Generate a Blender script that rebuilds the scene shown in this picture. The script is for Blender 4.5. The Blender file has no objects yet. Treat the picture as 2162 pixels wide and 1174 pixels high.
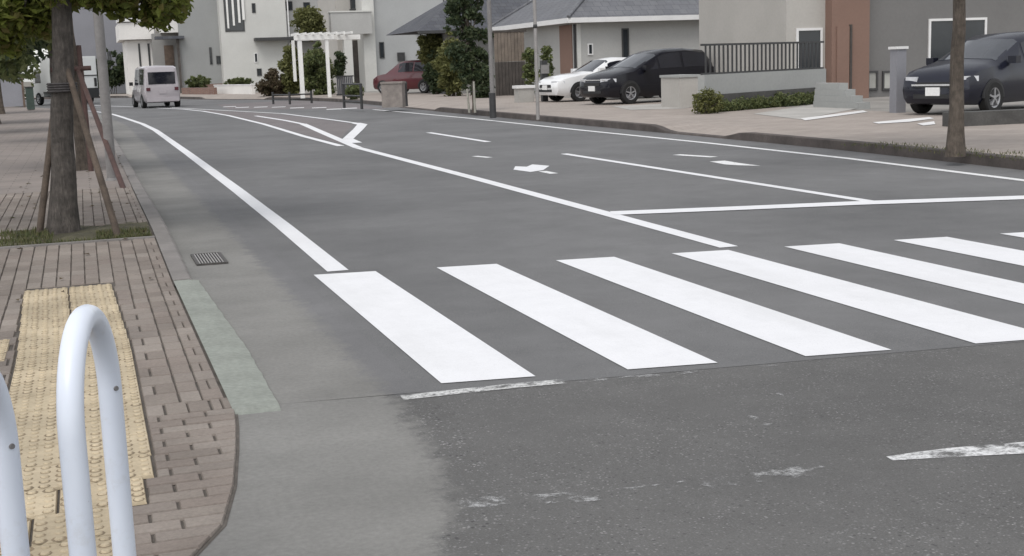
import bpy, bmesh, math, random
import numpy as np
from mathutils import Vector, Matrix
R = math.radians
S = bpy.context.scene
COL = S.collection
# ------------------------------------------------------------------ camera
PW, PH, PF = 2162.0, 1174.0, 2721.86
PITCH, ROLL, YAW, CAMZ = 0.1649, -0.0351, 0.3141, 1.489
fw = Vector((math.sin(YAW)*math.cos(PITCH), math.cos(YAW)*math.cos(PITCH), -math.sin(PITCH)))
rt = Vector((math.cos(YAW), -math.sin(YAW), 0)); up = rt.cross(fw)
cr = rt*math.cos(ROLL)+up*math.sin(ROLL); cu = -rt*math.sin(ROLL)+up*math.cos(ROLL)
cam = bpy.data.cameras.new('camera'); camo = bpy.data.objects.new('camera', cam); COL.objects.link(camo)
camo.matrix_world = Matrix(((cr.x, cu.x, -fw.x, 0), (cr.y, cu.y, -fw.y, 0), (cr.z, cu.z, -fw.z, CAMZ), (0, 0, 0, 1)))
cam.sensor_width = 36; cam.lens = 36*PF/PW; cam.clip_start = .05; cam.clip_end = 3000
S.camera = camo
# ------------------------------------------------------------------ sky, sun, exposure
SUN_EL, SUN_AZ = 58, 215            # degrees; azimuth clockwise from +Y
wd = bpy.data.worlds.new('World'); S.world = wd; wd.use_nodes = True
nt = wd.node_tree; bg = nt.nodes['Background']
sky = nt.nodes.new('ShaderNodeTexSky'); sky.sky_type = 'NISHITA'; sky.sun_disc = False
sky.sun_elevation = R(SUN_EL); sky.sun_rotation = R(SUN_AZ)
sky.air_density = 1.0; sky.dust_density = 1.0; sky.ozone_density = 1.0
hs = nt.nodes.new('ShaderNodeHueSaturation'); hs.inputs['Saturation'].default_value = .15
nt.links.new(sky.outputs[0], hs.inputs['Color']); nt.links.new(hs.outputs[0], bg.inputs[0])
bg.inputs[1].default_value = .13
sl = bpy.data.lights.new('sun', 'SUN'); sl.energy = 0.9; sl.angle = R(30); sl.color = (1, .97, .93)
so = bpy.data.objects.new('sun', sl); COL.objects.link(so)
sd = Vector((math.sin(R(SUN_AZ))*math.cos(R(SUN_EL)), math.cos(R(SUN_AZ))*math.cos(R(SUN_EL)), math.sin(R(SUN_EL))))
so.rotation_euler = sd.to_track_quat('Z', 'Y').to_euler()
S.view_settings.view_transform = 'Standard'; S.view_settings.look = 'None'
S.view_settings.gamma = 1; S.view_settings.use_curve_mapping = False
S.view_settings.exposure = 0.80
# ------------------------------------------------------------------ helpers
def ray(px, py): return fw + cr*((px-PW/2)/PF) - cu*((py-PH/2)/PF)
def G(px, py, z=0.0):               # ground point under a spot of the photograph
    v = ray(px, py); t = (z-CAMZ)/v.z
    return Vector((v.x*t, v.y*t, z))
def D(px, py, Y):                   # point at depth Y
    v = ray(px, py); t = Y/v.y
    return Vector((v.x*t, Y, CAMZ+v.z*t))
class MB:
    def __init__(s): s.v = []; s.f = []
    def add(s, vs, fs):
        n = len(s.v); s.v += [tuple(v) for v in vs]; s.f += [tuple(i+n for i in f) for f in fs]; return s
    def box(s, a, b, M=None):
        x0, y0, z0 = [min(p, q) for p, q in zip(a, b)]; x1, y1, z1 = [max(p, q) for p, q in zip(a, b)]
        vs = [Vector(p) for p in ((x0,y0,z0),(x1,y0,z0),(x1,y1,z0),(x0,y1,z0),(x0,y0,z1),(x1,y0,z1),(x1,y1,z1),(x0,y1,z1))]
        if M: vs = [M @ v for v in vs]
        return s.add(vs, ((0,3,2,1),(4,5,6,7),(0,1,5,4),(1,2,6,5),(2,3,7,6),(3,0,4,7)))
    def bar(s, p, q, w, h):         # rectangular bar from p to q
        p, q = Vector(p), Vector(q); d = q-p; L = d.length
        return s.box((-w/2, -h/2, 0), (w/2, h/2, L), Matrix.Translation(p) @ d.to_track_quat('Z', 'X').to_matrix().to_4x4())
    def tube(s, pts, r, n=10, cap=True):
        pts = [Vector(p) for p in pts]; rs = r if isinstance(r, (list, tuple)) else [r]*len(pts)
        base = len(s.v); ref = None
        for i, p in enumerate(pts):
            t = (pts[min(i+1, len(pts)-1)]-pts[max(i-1, 0)]).normalized()
            if ref is None: ref = t.orthogonal().normalized()
            ref = (ref-t*ref.dot(t)).normalized(); b = t.cross(ref)
            for k in range(n):
                a = 2*math.pi*k/n; s.v.append(tuple(p+(ref*math.cos(a)+b*math.sin(a))*rs[i]))
        for i in range(len(pts)-1):
            for k in range(n):
                a = base+i*n+k; b_ = base+i*n+(k+1) % n; s.f.append((a, b_, b_+n, a+n))
        if cap:
            s.f.append(tuple(base+k for k in reversed(range(n)))); s.f.append(tuple(base+(len(pts)-1)*n+k for k in range(n)))
        return s
    def prism(s, poly, z0, z1):
        n = len(poly); vs = [(p[0], p[1], z0) for p in poly]+[(p[0], p[1], z1) for p in poly]
        return s.add(vs, [tuple(reversed(range(n))), tuple(range(n, 2*n))]+[(i, (i+1) % n, n+(i+1) % n, n+i) for i in range(n)])
    def sheet(s, poly, z=None):
        return s.add([(p[0], p[1], z if z is not None else p[2]) for p in poly], [tuple(range(len(poly)))])
    def grid(s, rows):
        m = len(rows[0]); vs = [p for r in rows for p in r]
        return s.add(vs, [(i*m+k, i*m+k+1, (i+1)*m+k+1, (i+1)*m+k) for i in range(len(rows)-1) for k in range(m-1)])
    def strip(s, pts, w, z):        # painted band along a polyline
        pts = [Vector((p[0], p[1], 0)) for p in pts]; rows = []
        ws = w if isinstance(w, (list, tuple)) else [w]*len(pts)
        for i, p in enumerate(pts):
            t = (pts[min(i+1, len(pts)-1)]-pts[max(i-1, 0)]).normalized(); nrm = Vector((-t.y, t.x, 0))
            rows.append([tuple((p-nrm*ws[i]/2).xy)+(z,), tuple((p+nrm*ws[i]/2).xy)+(z,)])
        return s.grid(rows)
    def lathe(s, prof, n=20, axis='z', M=None):   # prof: (r, h)
        base = len(s.v)
        for r, h in prof:
            for k in range(n):
                a = 2*math.pi*k/n; p = Vector((r*math.cos(a), r*math.sin(a), h))
                if axis == 'y': p = Vector((p.x, p.z, p.y))
                if M: p = M @ p
                s.v.append(tuple(p))
        for i in range(len(prof)-1):
            for k in range(n):
                a = base+i*n+k; b = base+i*n+(k+1) % n; s.f.append((a, b, b+n, a+n))
        return s
def link2(o, m2, idx):             # second material on a run of faces
    o.data.materials.append(m2)
    mi = [0]*len(o.data.polygons)
    for i in idx: mi[i] = 1
    o.data.polygons.foreach_set('material_index', mi)
def link(name, mb, m, parent=None, off=None, smooth=None, recalc=True):
    me = bpy.data.meshes.new(name)
    vs = mb.v if off is None else [(v[0]-off[0], v[1]-off[1], v[2]-off[2]) for v in mb.v]
    me.from_pydata(vs, [], mb.f); me.materials.append(m)
    if recalc:
        bm = bmesh.new(); bm.from_mesh(me); bmesh.ops.recalc_face_normals(bm, faces=bm.faces[:]); bm.to_mesh(me); bm.free()
    if smooth:
        me.polygons.foreach_set('use_smooth', [True]*len(me.polygons)); me.set_sharp_from_angle(angle=R(smooth))
    o = bpy.data.objects.new(name, me); COL.objects.link(o)
    if parent: o.parent = parent
    return o
def flat_up(o):                      # sheets: normals up
    me = o.data
    bm = bmesh.new(); bm.from_mesh(me)
    for f in bm.faces:
        f.normal_update()
        if f.normal.z < 0: f.normal_flip()
    bm.to_mesh(me); bm.free(); return o
def struct(name, mb, m, kind='structure', sheet=True, smooth=None):
    o = link(name, mb, m, recalc=not sheet, smooth=smooth); o['kind'] = kind
    return flat_up(o) if sheet else o
class Thing:
    def __init__(s, name, label, cat, loc=(0,0,0), rotz=0, group=None):
        s.loc = Vector(loc); s.o = bpy.data.objects.new(name, None); s.o.empty_display_size = .2
        COL.objects.link(s.o); s.o.location = s.loc; s.o.rotation_euler = (0, 0, rotz)
        s.o['label'] = label; s.o['category'] = cat
        if group: s.o['group'] = group
    def part(s, name, mb, m, parent=None, world=True, smooth=None, label=None, stuff=False):
        o = link(name, mb, m, parent or s.o, off=s.loc if world else None, smooth=smooth)
        if label: o['label'] = label
        if stuff: o['kind'] = 'stuff'
        return o
def single(name, mb, m, label, cat, group=None, smooth=None, loc=None):
    o = link(name, mb, m, off=loc, smooth=smooth)
    if loc is not None: o.location = loc
    o['label'] = label; o['category'] = cat
    if group: o['group'] = group
    return o
def copy_tree(o, parent=None):
    c = o.copy(); COL.objects.link(c); c.parent = parent
    for ch in o.children: copy_tree(ch, c)
    return c
# ------------------------------------------------------------------ materials
def base_mat(name, rough=.8, metal=0.0, spec=.5):
    m = bpy.data.materials.new(name); m.use_nodes = True
    n = m.node_tree.nodes; b = n['Principled BSDF']
    b.inputs['Roughness'].default_value = rough; b.inputs['Metallic'].default_value = metal
    b.inputs['Specular IOR Level'].default_value = spec
    return m, n, m.node_tree.links, b
def ramp(n, l, src, stops):
    r = n.new('ShaderNodeValToRGB'); e = r.color_ramp.elements
    while len(e) < len(stops): e.new(.5)
    for k, (p, c) in enumerate(stops):
        e[k].position = p; e[k].color = (*c, 1) if len(c) == 3 else c
    l.new(src, r.inputs[0]); return r.outputs[0]
def noise(n, l, scale, detail=4, rough=.6, vec=None):
    t = n.new('ShaderNodeTexNoise'); t.inputs['Scale'].default_value = scale; t.inputs['Detail'].default_value = detail
    t.inputs['Roughness'].default_value = rough
    if vec is None:
        tc = n.new('ShaderNodeTexCoord'); vec = tc.outputs['Object']
    l.new(vec, t.inputs['Vector']); return t.outputs['Fac']
def mixc(n, l, a, b, fac, mode='MIX'):
    m = n.new('ShaderNodeMix'); m.data_type = 'RGBA'; m.blend_type = mode
    for sock, v in ((6, a), (7, b)):
        if isinstance(v, tuple): m.inputs[sock].default_value = (*v, 1)
        else: l.new(v, m.inputs[sock])
    if isinstance(fac, (int, float)): m.inputs[0].default_value = fac
    else: l.new(fac, m.inputs[0])
    return m.outputs[2]
def bump(n, l, b, h, strength, dist=.01):
    t = n.new('ShaderNodeBump'); t.inputs['Strength'].default_value = strength; t.inputs['Distance'].default_value = dist
    l.new(h, t.inputs['Height']); l.new(t.outputs[0], b.inputs['Normal'])
def mat(name, col, rough=.8, var=.25, scale=3., metal=0.0, fine=40., finevar=.12, bmp=.15, spec=.5, coat=0, stretch=None, bdist=.01):
    m, n, l, b = base_mat(name, rough, metal, spec)
    c0 = tuple(x*(1-var) for x in col); c1 = tuple(min(1, x*(1+var)) for x in col)
    c = ramp(n, l, noise(n, l, scale), [(.3, c0), (.7, c1)])
    if finevar:
        vec = None
        if stretch:
            tc = n.new('ShaderNodeTexCoord'); mp = n.new('ShaderNodeMapping'); mp.inputs['Scale'].default_value = stretch; l.new(tc.outputs['Object'], mp.inputs[0]); vec = mp.outputs[0]
        f = noise(n, l, fine, 5, .7, vec)
        c = mixc(n, l, c, ramp(n, l, f, [(.3, (1-finevar,)*3), (.7, (1,)*3)]), 1.0, 'MULTIPLY')
        if bmp: bump(n, l, b, f, bmp, bdist)
    l.new(c, b.inputs['Base Color'])
    if coat: b.inputs['Coat Weight'].default_value = coat; b.inputs['Coat Roughness'].default_value = .05
    return m
def island_mat(name, cols, rough=.8, fine=60, finevar=.15, bmp=.15, spec=.3, trans=0, big=None):
    m, n, l, b = base_mat(name, rough, 0, spec)
    g = n.new('ShaderNodeNewGeometry')
    c = ramp(n, l, g.outputs['Random Per Island'], [(i/(len(cols)-1), k) for i, k in enumerate(cols)])
    if finevar:
        f = noise(n, l, fine, 5, .7)
        c = mixc(n, l, c, ramp(n, l, f, [(.3, (1-finevar,)*3), (.7, (1,)*3)]), 1.0, 'MULTIPLY')
        if bmp: bump(n, l, b, f, bmp, .004)
    if big:
        c = mixc(n, l, c, ramp(n, l, noise(n, l, big), [(.35, (.78,)*3), (.65, (1.08,)*3)]), 1.0, 'MULTIPLY')
    l.new(c, b.inputs['Base Color'])
    if trans:
        tr = n.new('ShaderNodeBsdfTranslucent'); l.new(c, tr.inputs[0])
        mx = n.new('ShaderNodeMixShader'); mx.inputs[0].default_value = trans
        l.new(b.outputs[0], mx.inputs[1]); l.new(tr.outputs[0], mx.inputs[2])
        l.new(mx.outputs[0], n['Material Output'].inputs[0])
    return m
def asphalt(name, dark, light, speck=0., spscale=90., fade=None):
    m, n, l, b = base_mat(name, .82, 0, .3)
    c = ramp(n, l, noise(n, l, .35, 5, .6), [(.3, dark), (.7, light)])
    c = mixc(n, l, c, ramp(n, l, noise(n, l, 2.6, 6, .7), [(.3, (.88,)*3), (.7, (1.07,)*3)]), 1.0, 'MULTIPLY')
    f = noise(n, l, 140, 4, .8)
    c = mixc(n, l, c, ramp(n, l, f, [(.3, (.72,)*3), (.7, (1.22,)*3)]), 1.0, 'MULTIPLY')
    if speck:
        tc = n.new('ShaderNodeTexCoord')
        for sc, lo, col in ((spscale*.75, .86, (.30, .295, .29)), (spscale*.6, .86, (.035, .035, .037)), (spscale*1.3, .78, (.21, .21, .21)), (spscale*1.1, .97, (.50, .49, .48))):
            v = n.new('ShaderNodeTexVoronoi'); v.inputs['Scale'].default_value = sc; l.new(tc.outputs['Object'], v.inputs['Vector'])
            sp = n.new('ShaderNodeSeparateColor'); l.new(v.outputs['Color'], sp.inputs[0])
            k = ramp(n, l, sp.outputs[0], [(lo, (0,)*3), (lo+.03, (speck,)*3)])
            dm = ramp(n, l, v.outputs['Distance'], [(.25, (1,)*3), (.5, (0,)*3)])
            pm = ramp(n, l, noise(n, l, 1.7, 3), [(.35, (.25,)*3), (.6, (1,)*3)])
            k = mixc(n, l, mixc(n, l, k, dm, 1., 'MULTIPLY'), pm, 1., 'MULTIPLY')
            c = mixc(n, l, c, col, k)
    if fade:                         # dusty transition from concrete to asphalt, driven by the mesh
        at = n.new('ShaderNodeAttribute'); at.attribute_name = 'fade'
        ad = n.new('ShaderNodeMath'); ad.operation = 'MULTIPLY_ADD'; ad.inputs[1].default_value = 1.7; ad.inputs[2].default_value = -.85; l.new(noise(n, l, 6.5, 9, .78), ad.inputs[0])
        a2 = n.new('ShaderNodeMath'); a2.operation = 'ADD'; l.new(at.outputs['Fac'], a2.inputs[0]); l.new(ad.outputs[0], a2.inputs[1])
        k = ramp(n, l, a2.outputs[0], [(.32, (0,)*3), (.66, (1,)*3)])
        cc = ramp(n, l, noise(n, l, 1.1, 5, .6), [(.3, tuple(q*.80 for q in fade)), (.7, tuple(q*1.16 for q in fade))])
        cc = mixc(n, l, cc, ramp(n, l, noise(n, l, 45, 5, .7), [(.3, (.78,)*3), (.7, (1,)*3)]), 1., 'MULTIPLY')
        c = mixc(n, l, c, cc, k)
    l.new(c, b.inputs['Base Color']); bump(n, l, b, f, .35 if speck else .2, .006)
    return m
def paint(name, col, wear=.0, scale=26., cov=.5, soft=.04, dirt=.25, patchy=None):
    m, n, l, b = base_mat(name, .6, 0, .35)
    c = ramp(n, l, noise(n, l, 5, 5, .7), [(.3, tuple(x*.93 for x in col)), (.7, col)])
    c = mixc(n, l, c, ramp(n, l, noise(n, l, 120, 3, .7), [(.25, (.9,)*3), (.5, (1,)*3)]), 1., 'MULTIPLY')
    # rare small scuffs
    c = mixc(n, l, c, (.30, .30, .30), ramp(n, l, noise(n, l, 9, 8, .75), [(.66, (0,)*3), (.76, (.7,)*3)]))
    tc = n.new('ShaderNodeTexCoord'); mp = n.new('ShaderNodeMapping'); mp.inputs['Scale'].default_value = (1.6, .35, 1); l.new(tc.outputs['Object'], mp.inputs[0])
    c = mixc(n, l, c, (.42, .42, .41), ramp(n, l, noise(n, l, 1.4, 7, .7, mp.outputs[0]), [(.48, (0,)*3), (.75, (dirt,)*3)]))
    c = mixc(n, l, c, (.36, .36, .36), ramp(n, l, noise(n, l, 160, 2, .6), [(.62, (0,)*3), (.72, (.45,)*3)]))
    l.new(c, b.inputs['Base Color'])
    if wear:
        tr = n.new('ShaderNodeBsdfTransparent'); mx = n.new('ShaderNodeMixShader')
        k = ramp(n, l, noise(n, l, scale, 8, .75), [(cov-soft, (0,)*3), (cov+soft, (wear,)*3)])
        if patchy:
            k2 = ramp(n, l, noise(n, l, 7, 6, .7), [(patchy-.07, (0,)*3), (patchy+.07, (wear,)*3)]); k = mixc(n, l, k, k2, 1., 'LIGHTEN')
        l.new(k, mx.inputs[0]); l.new(b.outputs[0], mx.inputs[1]); l.new(tr.outputs[0], mx.inputs[2])
        l.new(mx.outputs[0], n['Material Output'].inputs[0])
    return m
def brickmat(name, c1, c2, mort, w, h, ms=.006, rot=0, rough=.85):
    m, n, l, b = base_mat(name, rough, 0, .3)
    tc = n.new('ShaderNodeTexCoord'); mp = n.new('ShaderNodeMapping'); mp.inputs['Rotation'].default_value = rot if isinstance(rot, tuple) else (0, 0, rot)
    l.new(tc.outputs['Object'], mp.inputs[0])
    t = n.new('ShaderNodeTexBrick'); t.inputs['Scale'].default_value = 1; t.inputs['Brick Width'].default_value = w; t.inputs['Row Height'].default_value = h
    t.inputs['Mortar Size'].default_value = ms; t.inputs['Color1'].default_value = (*c1, 1); t.inputs['Color2'].default_value = (*c2, 1); t.inputs['Mortar'].default_value = (*mort, 1)
    l.new(mp.outputs[0], t.inputs['Vector'])
    c = mixc(n, l, t.outputs[0], ramp(n, l, noise(n, l, 1.2, 6, .7), [(.3, (.82,)*3), (.7, (1.1,)*3)]), 1., 'MULTIPLY')
    l.new(c, b.inputs['Base Color']); return m
def glassmat(name, col, rough=.05):
    m, n, l, b = base_mat(name, rough, 0, .6)
    c = ramp(n, l, noise(n, l, 1.5), [(.3, tuple(x*.7 for x in col)), (.7, col)])
    l.new(c, b.inputs['Base Color']); return m
M = {}
M['asphalt'] = asphalt('asphalt', (.116, .116, .117), (.176, .175, .176), speck=.35, spscale=140.)
M['old_asphalt'] = asphalt('worn asphalt', (.098, .096, .094), (.142, .139, .135), speck=.55, spscale=105.)
M['gutter_fade'] = asphalt('dusty gutter', (.124, .123, .125), (.182, .180, .182), fade=(.222, .217, .205))
M['apron_fade'] = asphalt('dusty gutter apron', (.094, .092, .090), (.138, .135, .131), speck=.8, fade=(.218, .214, .203))
M['brown_asphalt'] = asphalt('brown asphalt', (.155, .139, .139), (.19, .172, .172))
M['paint'] = paint('road paint', (.74, .74, .755))
M['paint_worn'] = paint('worn road paint', (.62, .62, .61), .95, 45, .56, .12, .25, .53)
M['paint_faint'] = paint('faint road paint', (.44, .44, .44), 1., 40, .56, .12, .25, .40)
M['paint_edge'] = paint('worn edge paint', (.68, .68, .68), .97, 38, .58, .14, .25, .535)
M['paint_part'] = paint('scuffed road paint', (.76, .76, .76), .9, 18, .62)
M['concrete'] = mat('gutter concrete', (.200, .195, .186), .9, .22, 1.1, fine=45, finevar=.25)
M['pale_concrete'] = mat('pale concrete', (.40, .385, .36), .9, .15, 1.2, fine=40, finevar=.15)
M['kerb'] = mat('kerb stone', (.21, .195, .185), .9, .2, 3, fine=60, finevar=.2)
M['dark_kerb'] = mat('stained kerb', (.088, .074, .068), .9, .35, 2.2, fine=30, finevar=.3)
M['green_paint'] = mat('green painted concrete', (.272, .288, .256), .85, .14, 3.0, fine=35, finevar=.3)
M['joint'] = mat('paver joint sand', (.10, .088, .077), .95, .3, 10)
M['paver'] = island_mat('clay pavers', [(.215, .182, .158), (.264, .229, .200), (.242, .203, .177), (.294, .257, .226), (.232, .199, .175)], .85, 70, .28, .3, big=1.1)
M['paver_far'] = brickmat('distant pavers', (.245, .212, .192), (.222, .194, .178), (.16, .14, .125), .4, .2, .008)
M['walk_right'] = brickmat('pinkish block paving', (.318, .278, .248), (.343, .300, .268), (.25, .220, .198), .4, .2, .008)
M['tactile'] = island_mat('tactile paving', [(.49, .405, .280), (.55, .46, .325), (.51, .425, .295)], .8, 45, .25, .25, big=2.0)
M['tact_shade_dirt'] = mat('tactile dome shade and dirt', (.24, .185, .12), .95, .35, 6, fine=80, finevar=.3)  # one dark colour for painted dome shade and collected dirt
M['lot'] = mat('forecourt concrete', (.27, .255, .235), .9, .2, .7, fine=25, finevar=.2)
def dusty(name, cov):
    m = paint(name, (.200, .195, .188), .97, 2.4, cov, .16, 0); return m
M['dust'] = dusty('road dust', .54); M['dust_fringe'] = dusty('thin road dust', .42)
M['soil'] = mat('mossy soil', (.085, .078, .045), .95, .45, 7, fine=60, finevar=.5, bmp=.8)
M['grass'] = island_mat('short grass', [(.06, .075, .03), (.10, .11, .045), (.14, .125, .065)], .8, trans=.25, finevar=0)
M['ground'] = mat('bare ground', (.16, .145, .12), .95, .3, .4)
def chipped():
    m, n, l, b = base_mat('white enamel with chips', .36); c = ramp(n, l, noise(n, l, 3), [(.3, (.63, .67, .75)), (.7, (.69, .73, .80))])
    c = mixc(n, l, c, (.20, .15, .12), ramp(n, l, noise(n, l, 38, 6, .7), [(.70, (0,)*3), (.74, (.8,)*3)]))
    c = mixc(n, l, c, (.45, .44, .42), ramp(n, l, noise(n, l, 9, 8, .75), [(.56, (0,)*3), (.75, (.45,)*3)])); l.new(c, b.inputs['Base Color']); return m
M['white_enamel'] = chipped()
M['steel'] = mat('grey steel', (.20, .19, .185), .55, .15, 4, fine=25, finevar=.2)
M['light_steel'] = mat('pale galvanised steel', (.30, .285, .275), .5, .12, 4, metal=.2, fine=25)
M['dark_steel'] = mat('dark painted steel', (.035, .035, .036), .5, .2, 5)
M['iron'] = mat('rusty grate iron', (.09, .083, .078), .6, .4, 18, metal=.4, fine=80, finevar=.3)
M['bark'] = mat('grey bark', (.115, .100, .088), .95, .45, 9, fine=42, finevar=.6, bmp=1., stretch=(1, 1, .22), bdist=.04)
M['bark2'] = mat('brown bark', (.145, .118, .095), .95, .35, 9, fine=42, finevar=.5, bmp=1., stretch=(1, 1, .22), bdist=.04)
M['stake'] = mat('weathered wooden stake', (.105, .080, .062), .9, .35, 7, fine=60, finevar=.35, bmp=.5)
M['redstake'] = mat('red brown stained post', (.082, .046, .040), .85, .3, 6, fine=50, finevar=.3)
M['palestake'] = mat('pale bamboo stake', (.30, .29, .25), .8, .2, 6)
M['rope'] = mat('dark rope', (.055, .05, .05), .95, .3, 40)
LEAF = {
 'yellow': [(.085, .105, .026), (.150, .180, .036), (.210, .240, .052), (.13, .14, .038), (.19, .16, .055)],
 'dark': [(.034, .050, .027), (.060, .086, .044), (.088, .112, .052), (.068, .08, .04)],
 'mid': [(.066, .086, .040), (.115, .142, .058), (.170, .195, .076), (.135, .142, .068)],
 'olive': [(.085, .092, .034), (.14, .148, .052), (.20, .20, .075), (.115, .12, .05)],
 'brown': [(.06, .045, .028), (.10, .075, .05), (.13, .10, .06), (.07, .07, .035)]}
for k, v in LEAF.items(): M['leaf_'+k] = island_mat(k+' leaves', v, .6, finevar=0, trans=.42)
def wall(name, c, s=.5): M[name] = mat(name, c, .9, .07, s, fine=14, finevar=.10, bmp=.15)
wall('cream_wall', (.56, .555, .525)); wall('white_wall', (.72, .70, .67)); wall('grey_wall', (.29, .295, .29)); wall('pale_grey_wall', (.37, .375, .372))
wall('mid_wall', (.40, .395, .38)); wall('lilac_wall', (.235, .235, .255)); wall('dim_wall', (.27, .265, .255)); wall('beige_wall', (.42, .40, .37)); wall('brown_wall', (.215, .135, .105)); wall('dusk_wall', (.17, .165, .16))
wall('fence_grey', (.34, .345, .335))
M['roof'] = brickmat('grey roof tiles', (.135, .138, .15), (.155, .158, .168), (.10, .10, .11), .35, .28, .012)
M['dark_roof'] = brickmat('dark roof tiles', (.075, .078, .09), (.095, .098, .108), (.055, .055, .06), .35, .28, .012)
M['trim'] = mat('white trim', (.72, .71, .70), .6, .06, 2)
M['white_metal'] = mat('white aluminium', (.78, .77, .74), .5, .05, 3)
M['window_frame'] = mat('dark window frame', (.05, .05, .05), .5, .2, 5)
M['pane'] = glassmat('window pane', (.035, .04, .045))
M['pale_pane'] = glassmat('curtained pane', (.40, .40, .37), .2)
M['wood'] = mat('brown timber', (.135, .098, .075), .85, .3, 3, fine=40, finevar=.3)
M['wood_dark'] = mat('dark timber', (.075, .065, .058), .85, .3, 3, fine=40, finevar=.3)
M['stone'] = mat('grey brown stone', (.255, .225, .205), .9, .2, 5, fine=45, finevar=.25, bmp=.5)
M['dark_stone'] = mat('dark stone wall', (.085, .082, .078), .9, .25, 3, fine=30, finevar=.3, bmp=.4)
M['brick_red'] = brickmat('red brown brick', (.19, .10, .08), (.23, .13, .10), (.2, .18, .16), .22, .075, .01, (R(90), 0, 0))
def carpaint(name, c, rough=.3): M[name] = mat(name, c, rough, .04, 1, finevar=0, coat=.8)
carpaint('silver_paint', (.36, .33, .345)); carpaint('white_paint', (.74, .74, .74)); M['black_paint'] = mat('black paint', (.007, .007, .011), .25, .04, 1, finevar=0, coat=.15, spec=.35)
carpaint('wine_paint', (.080, .006, .011)); carpaint('pearl_paint', (.52, .46, .46)); M['navy_paint'] = mat('navy paint', (.008, .009, .018), .25, .04, 1, finevar=0, coat=.2, spec=.4); carpaint('truck_paint', (.60, .61, .60), .45)
M['tyre'] = mat('tyre rubber', (.012, .012, .012), .85, .2, 8); M['rim'] = mat('alloy rim', (.38, .38, .39), .35, .1, 8, metal=.6)
M['chrome'] = mat('bright chrome', (.75, .75, .76), .2, .05, 5, metal=.8, finevar=0)
M['black_plastic'] = mat('black plastic', (.018, .018, .019), .55, .2, 8)
M['car_glass'] = glassmat('tinted car glass', (.016, .017, .024), .04); M['screen_glass'] = glassmat('car windscreen', (.07, .075, .085), .04)
M['lamp_red'] = mat('red tail lamp', (.07, .012, .018), .25, .1, 8, finevar=0); M['lamp_clear'] = mat('clear head lamp', (.55, .56, .58), .15, .1, 8, finevar=0)
M['plate'] = mat('plain number plate', (.75, .75, .74), .5, .05, 20)
M['red_sign'] = mat('red panel', (.30, .025, .030), .5, .1, 5)
# ------------------------------------------------------------------ ground, road, pavements
RND = random.Random(7)
KL = [(.55, 5.75), (.55, 42), (.32, 48), (.02, 55), (-.42, 60), (-1.1, 65), (-2.3, 71), (-4.2, 78), (-7, 86), (-11, 94), (-17, 101), (-40, 115)]
KR = [(10.2, 6.2), (10.45, 9), (10.75, 13), (10.98, 16.5), (11.05, 20), (11.12, 40), (11.3, 48), (11.42, 56), (11.2, 61.5), (10.3, 68), (9.3, 72), (7.6, 77), (6.3, 82), (4.6, 92), (2.4, 100), (-2, 106.5), (-9, 112), (-40, 128)]
def offset(pl, d):
    out = []
    for i, p in enumerate(pl):
        a, b = Vector(pl[max(i-1, 0)]), Vector(pl[min(i+1, len(pl)-1)]); t = (b-a).normalized()
        out.append((p[0]+t.y*d, p[1]-t.x*d))
    return out
def dense(pl, step=1.0):
    out = [pl[0]]
    for a, b in zip(pl, pl[1:]):
        n = max(1, int(math.dist(a, b)/step))
        out += [(a[0]+(b[0]-a[0])*k/n, a[1]+(b[1]-a[1])*k/n) for k in range(1, n+1)]
    return out
struct('ground', MB().sheet([(-900, -300), (900, -300), (900, 1500), (-900, 1500)], -.03), M['ground'])
GUT = offset(KL, .67)
bnd = lambda x: 5.66-.11*(x-1.2)                      # where the newer surfacing stops
road_poly = [(1.19, bnd(1.19))]+[p for p in GUT if p[1] > 6]+[p for p in reversed(KR) if p[1] > 6.5]+[(30, 6.0), (30, bnd(30)-1)]
rd = MB()
# quads between the left gutter line and the right kerb line by matching index
A = dense([(1.19, bnd(1.19))]+[p for p in GUT if p[1] > 6], 4); B = dense([(10.2, bnd(10.2))]+KR, 4)
def resample(pl, n):
    L = [0]
    for a, b in zip(pl, pl[1:]): L.append(L[-1]+math.dist(a, b))
    out = []
    for k in range(n):
        t = L[-1]*k/(n-1); i = max(j for j in range(len(L)) if L[j] <= t+1e-9); i = min(i, len(pl)-2)
        u = (t-L[i])/max(1e-9, L[i+1]-L[i]); out.append((pl[i][0]+(pl[i+1][0]-pl[i][0])*u, pl[i][1]+(pl[i+1][1]-pl[i][1])*u))
    return out
A, B = resample(A, 60), resample(B, 60)
rd.grid([[(a[0]+(b[0]-a[0])*t, a[1]+(b[1]-a[1])*t, 0) for t in (0, .33, .67, 1)] for a, b in zip(A, B)])
struct('road', rd, M['asphalt'])
ARC = [(.55, 5.79), (.55, 5.75), (.52, 5.4), (.48, 5.05), (.42, 4.6), (.34, 4.2), (.20, 3.9), (.0, 3.68), (-.3, 3.45), (-.8, 3.2), (-1.6, 3.0), (-3.5, 2.9)]
ARO = [(1.19, bnd(1.19)+.04), (1.19, bnd(1.19)), (1.19, 5.3), (1.16, 4.9), (1.10, 4.4), (.98, 3.9), (.78, 3.4), (.5, 2.95), (.1, 2.6), (-.6, 2.35), (-1.5, 2.25), (-3.5, 2.2)]
inter = [(p[0], p[1]) for p in ARO]+[(-60, 2.2), (-60, -40), (60, -40), (60, bnd(10.2)+.1), (10.2, bnd(10.2)+.1)]
struct('intersection_road', MB().sheet(inter, -.0015), M['old_asphalt'])
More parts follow.
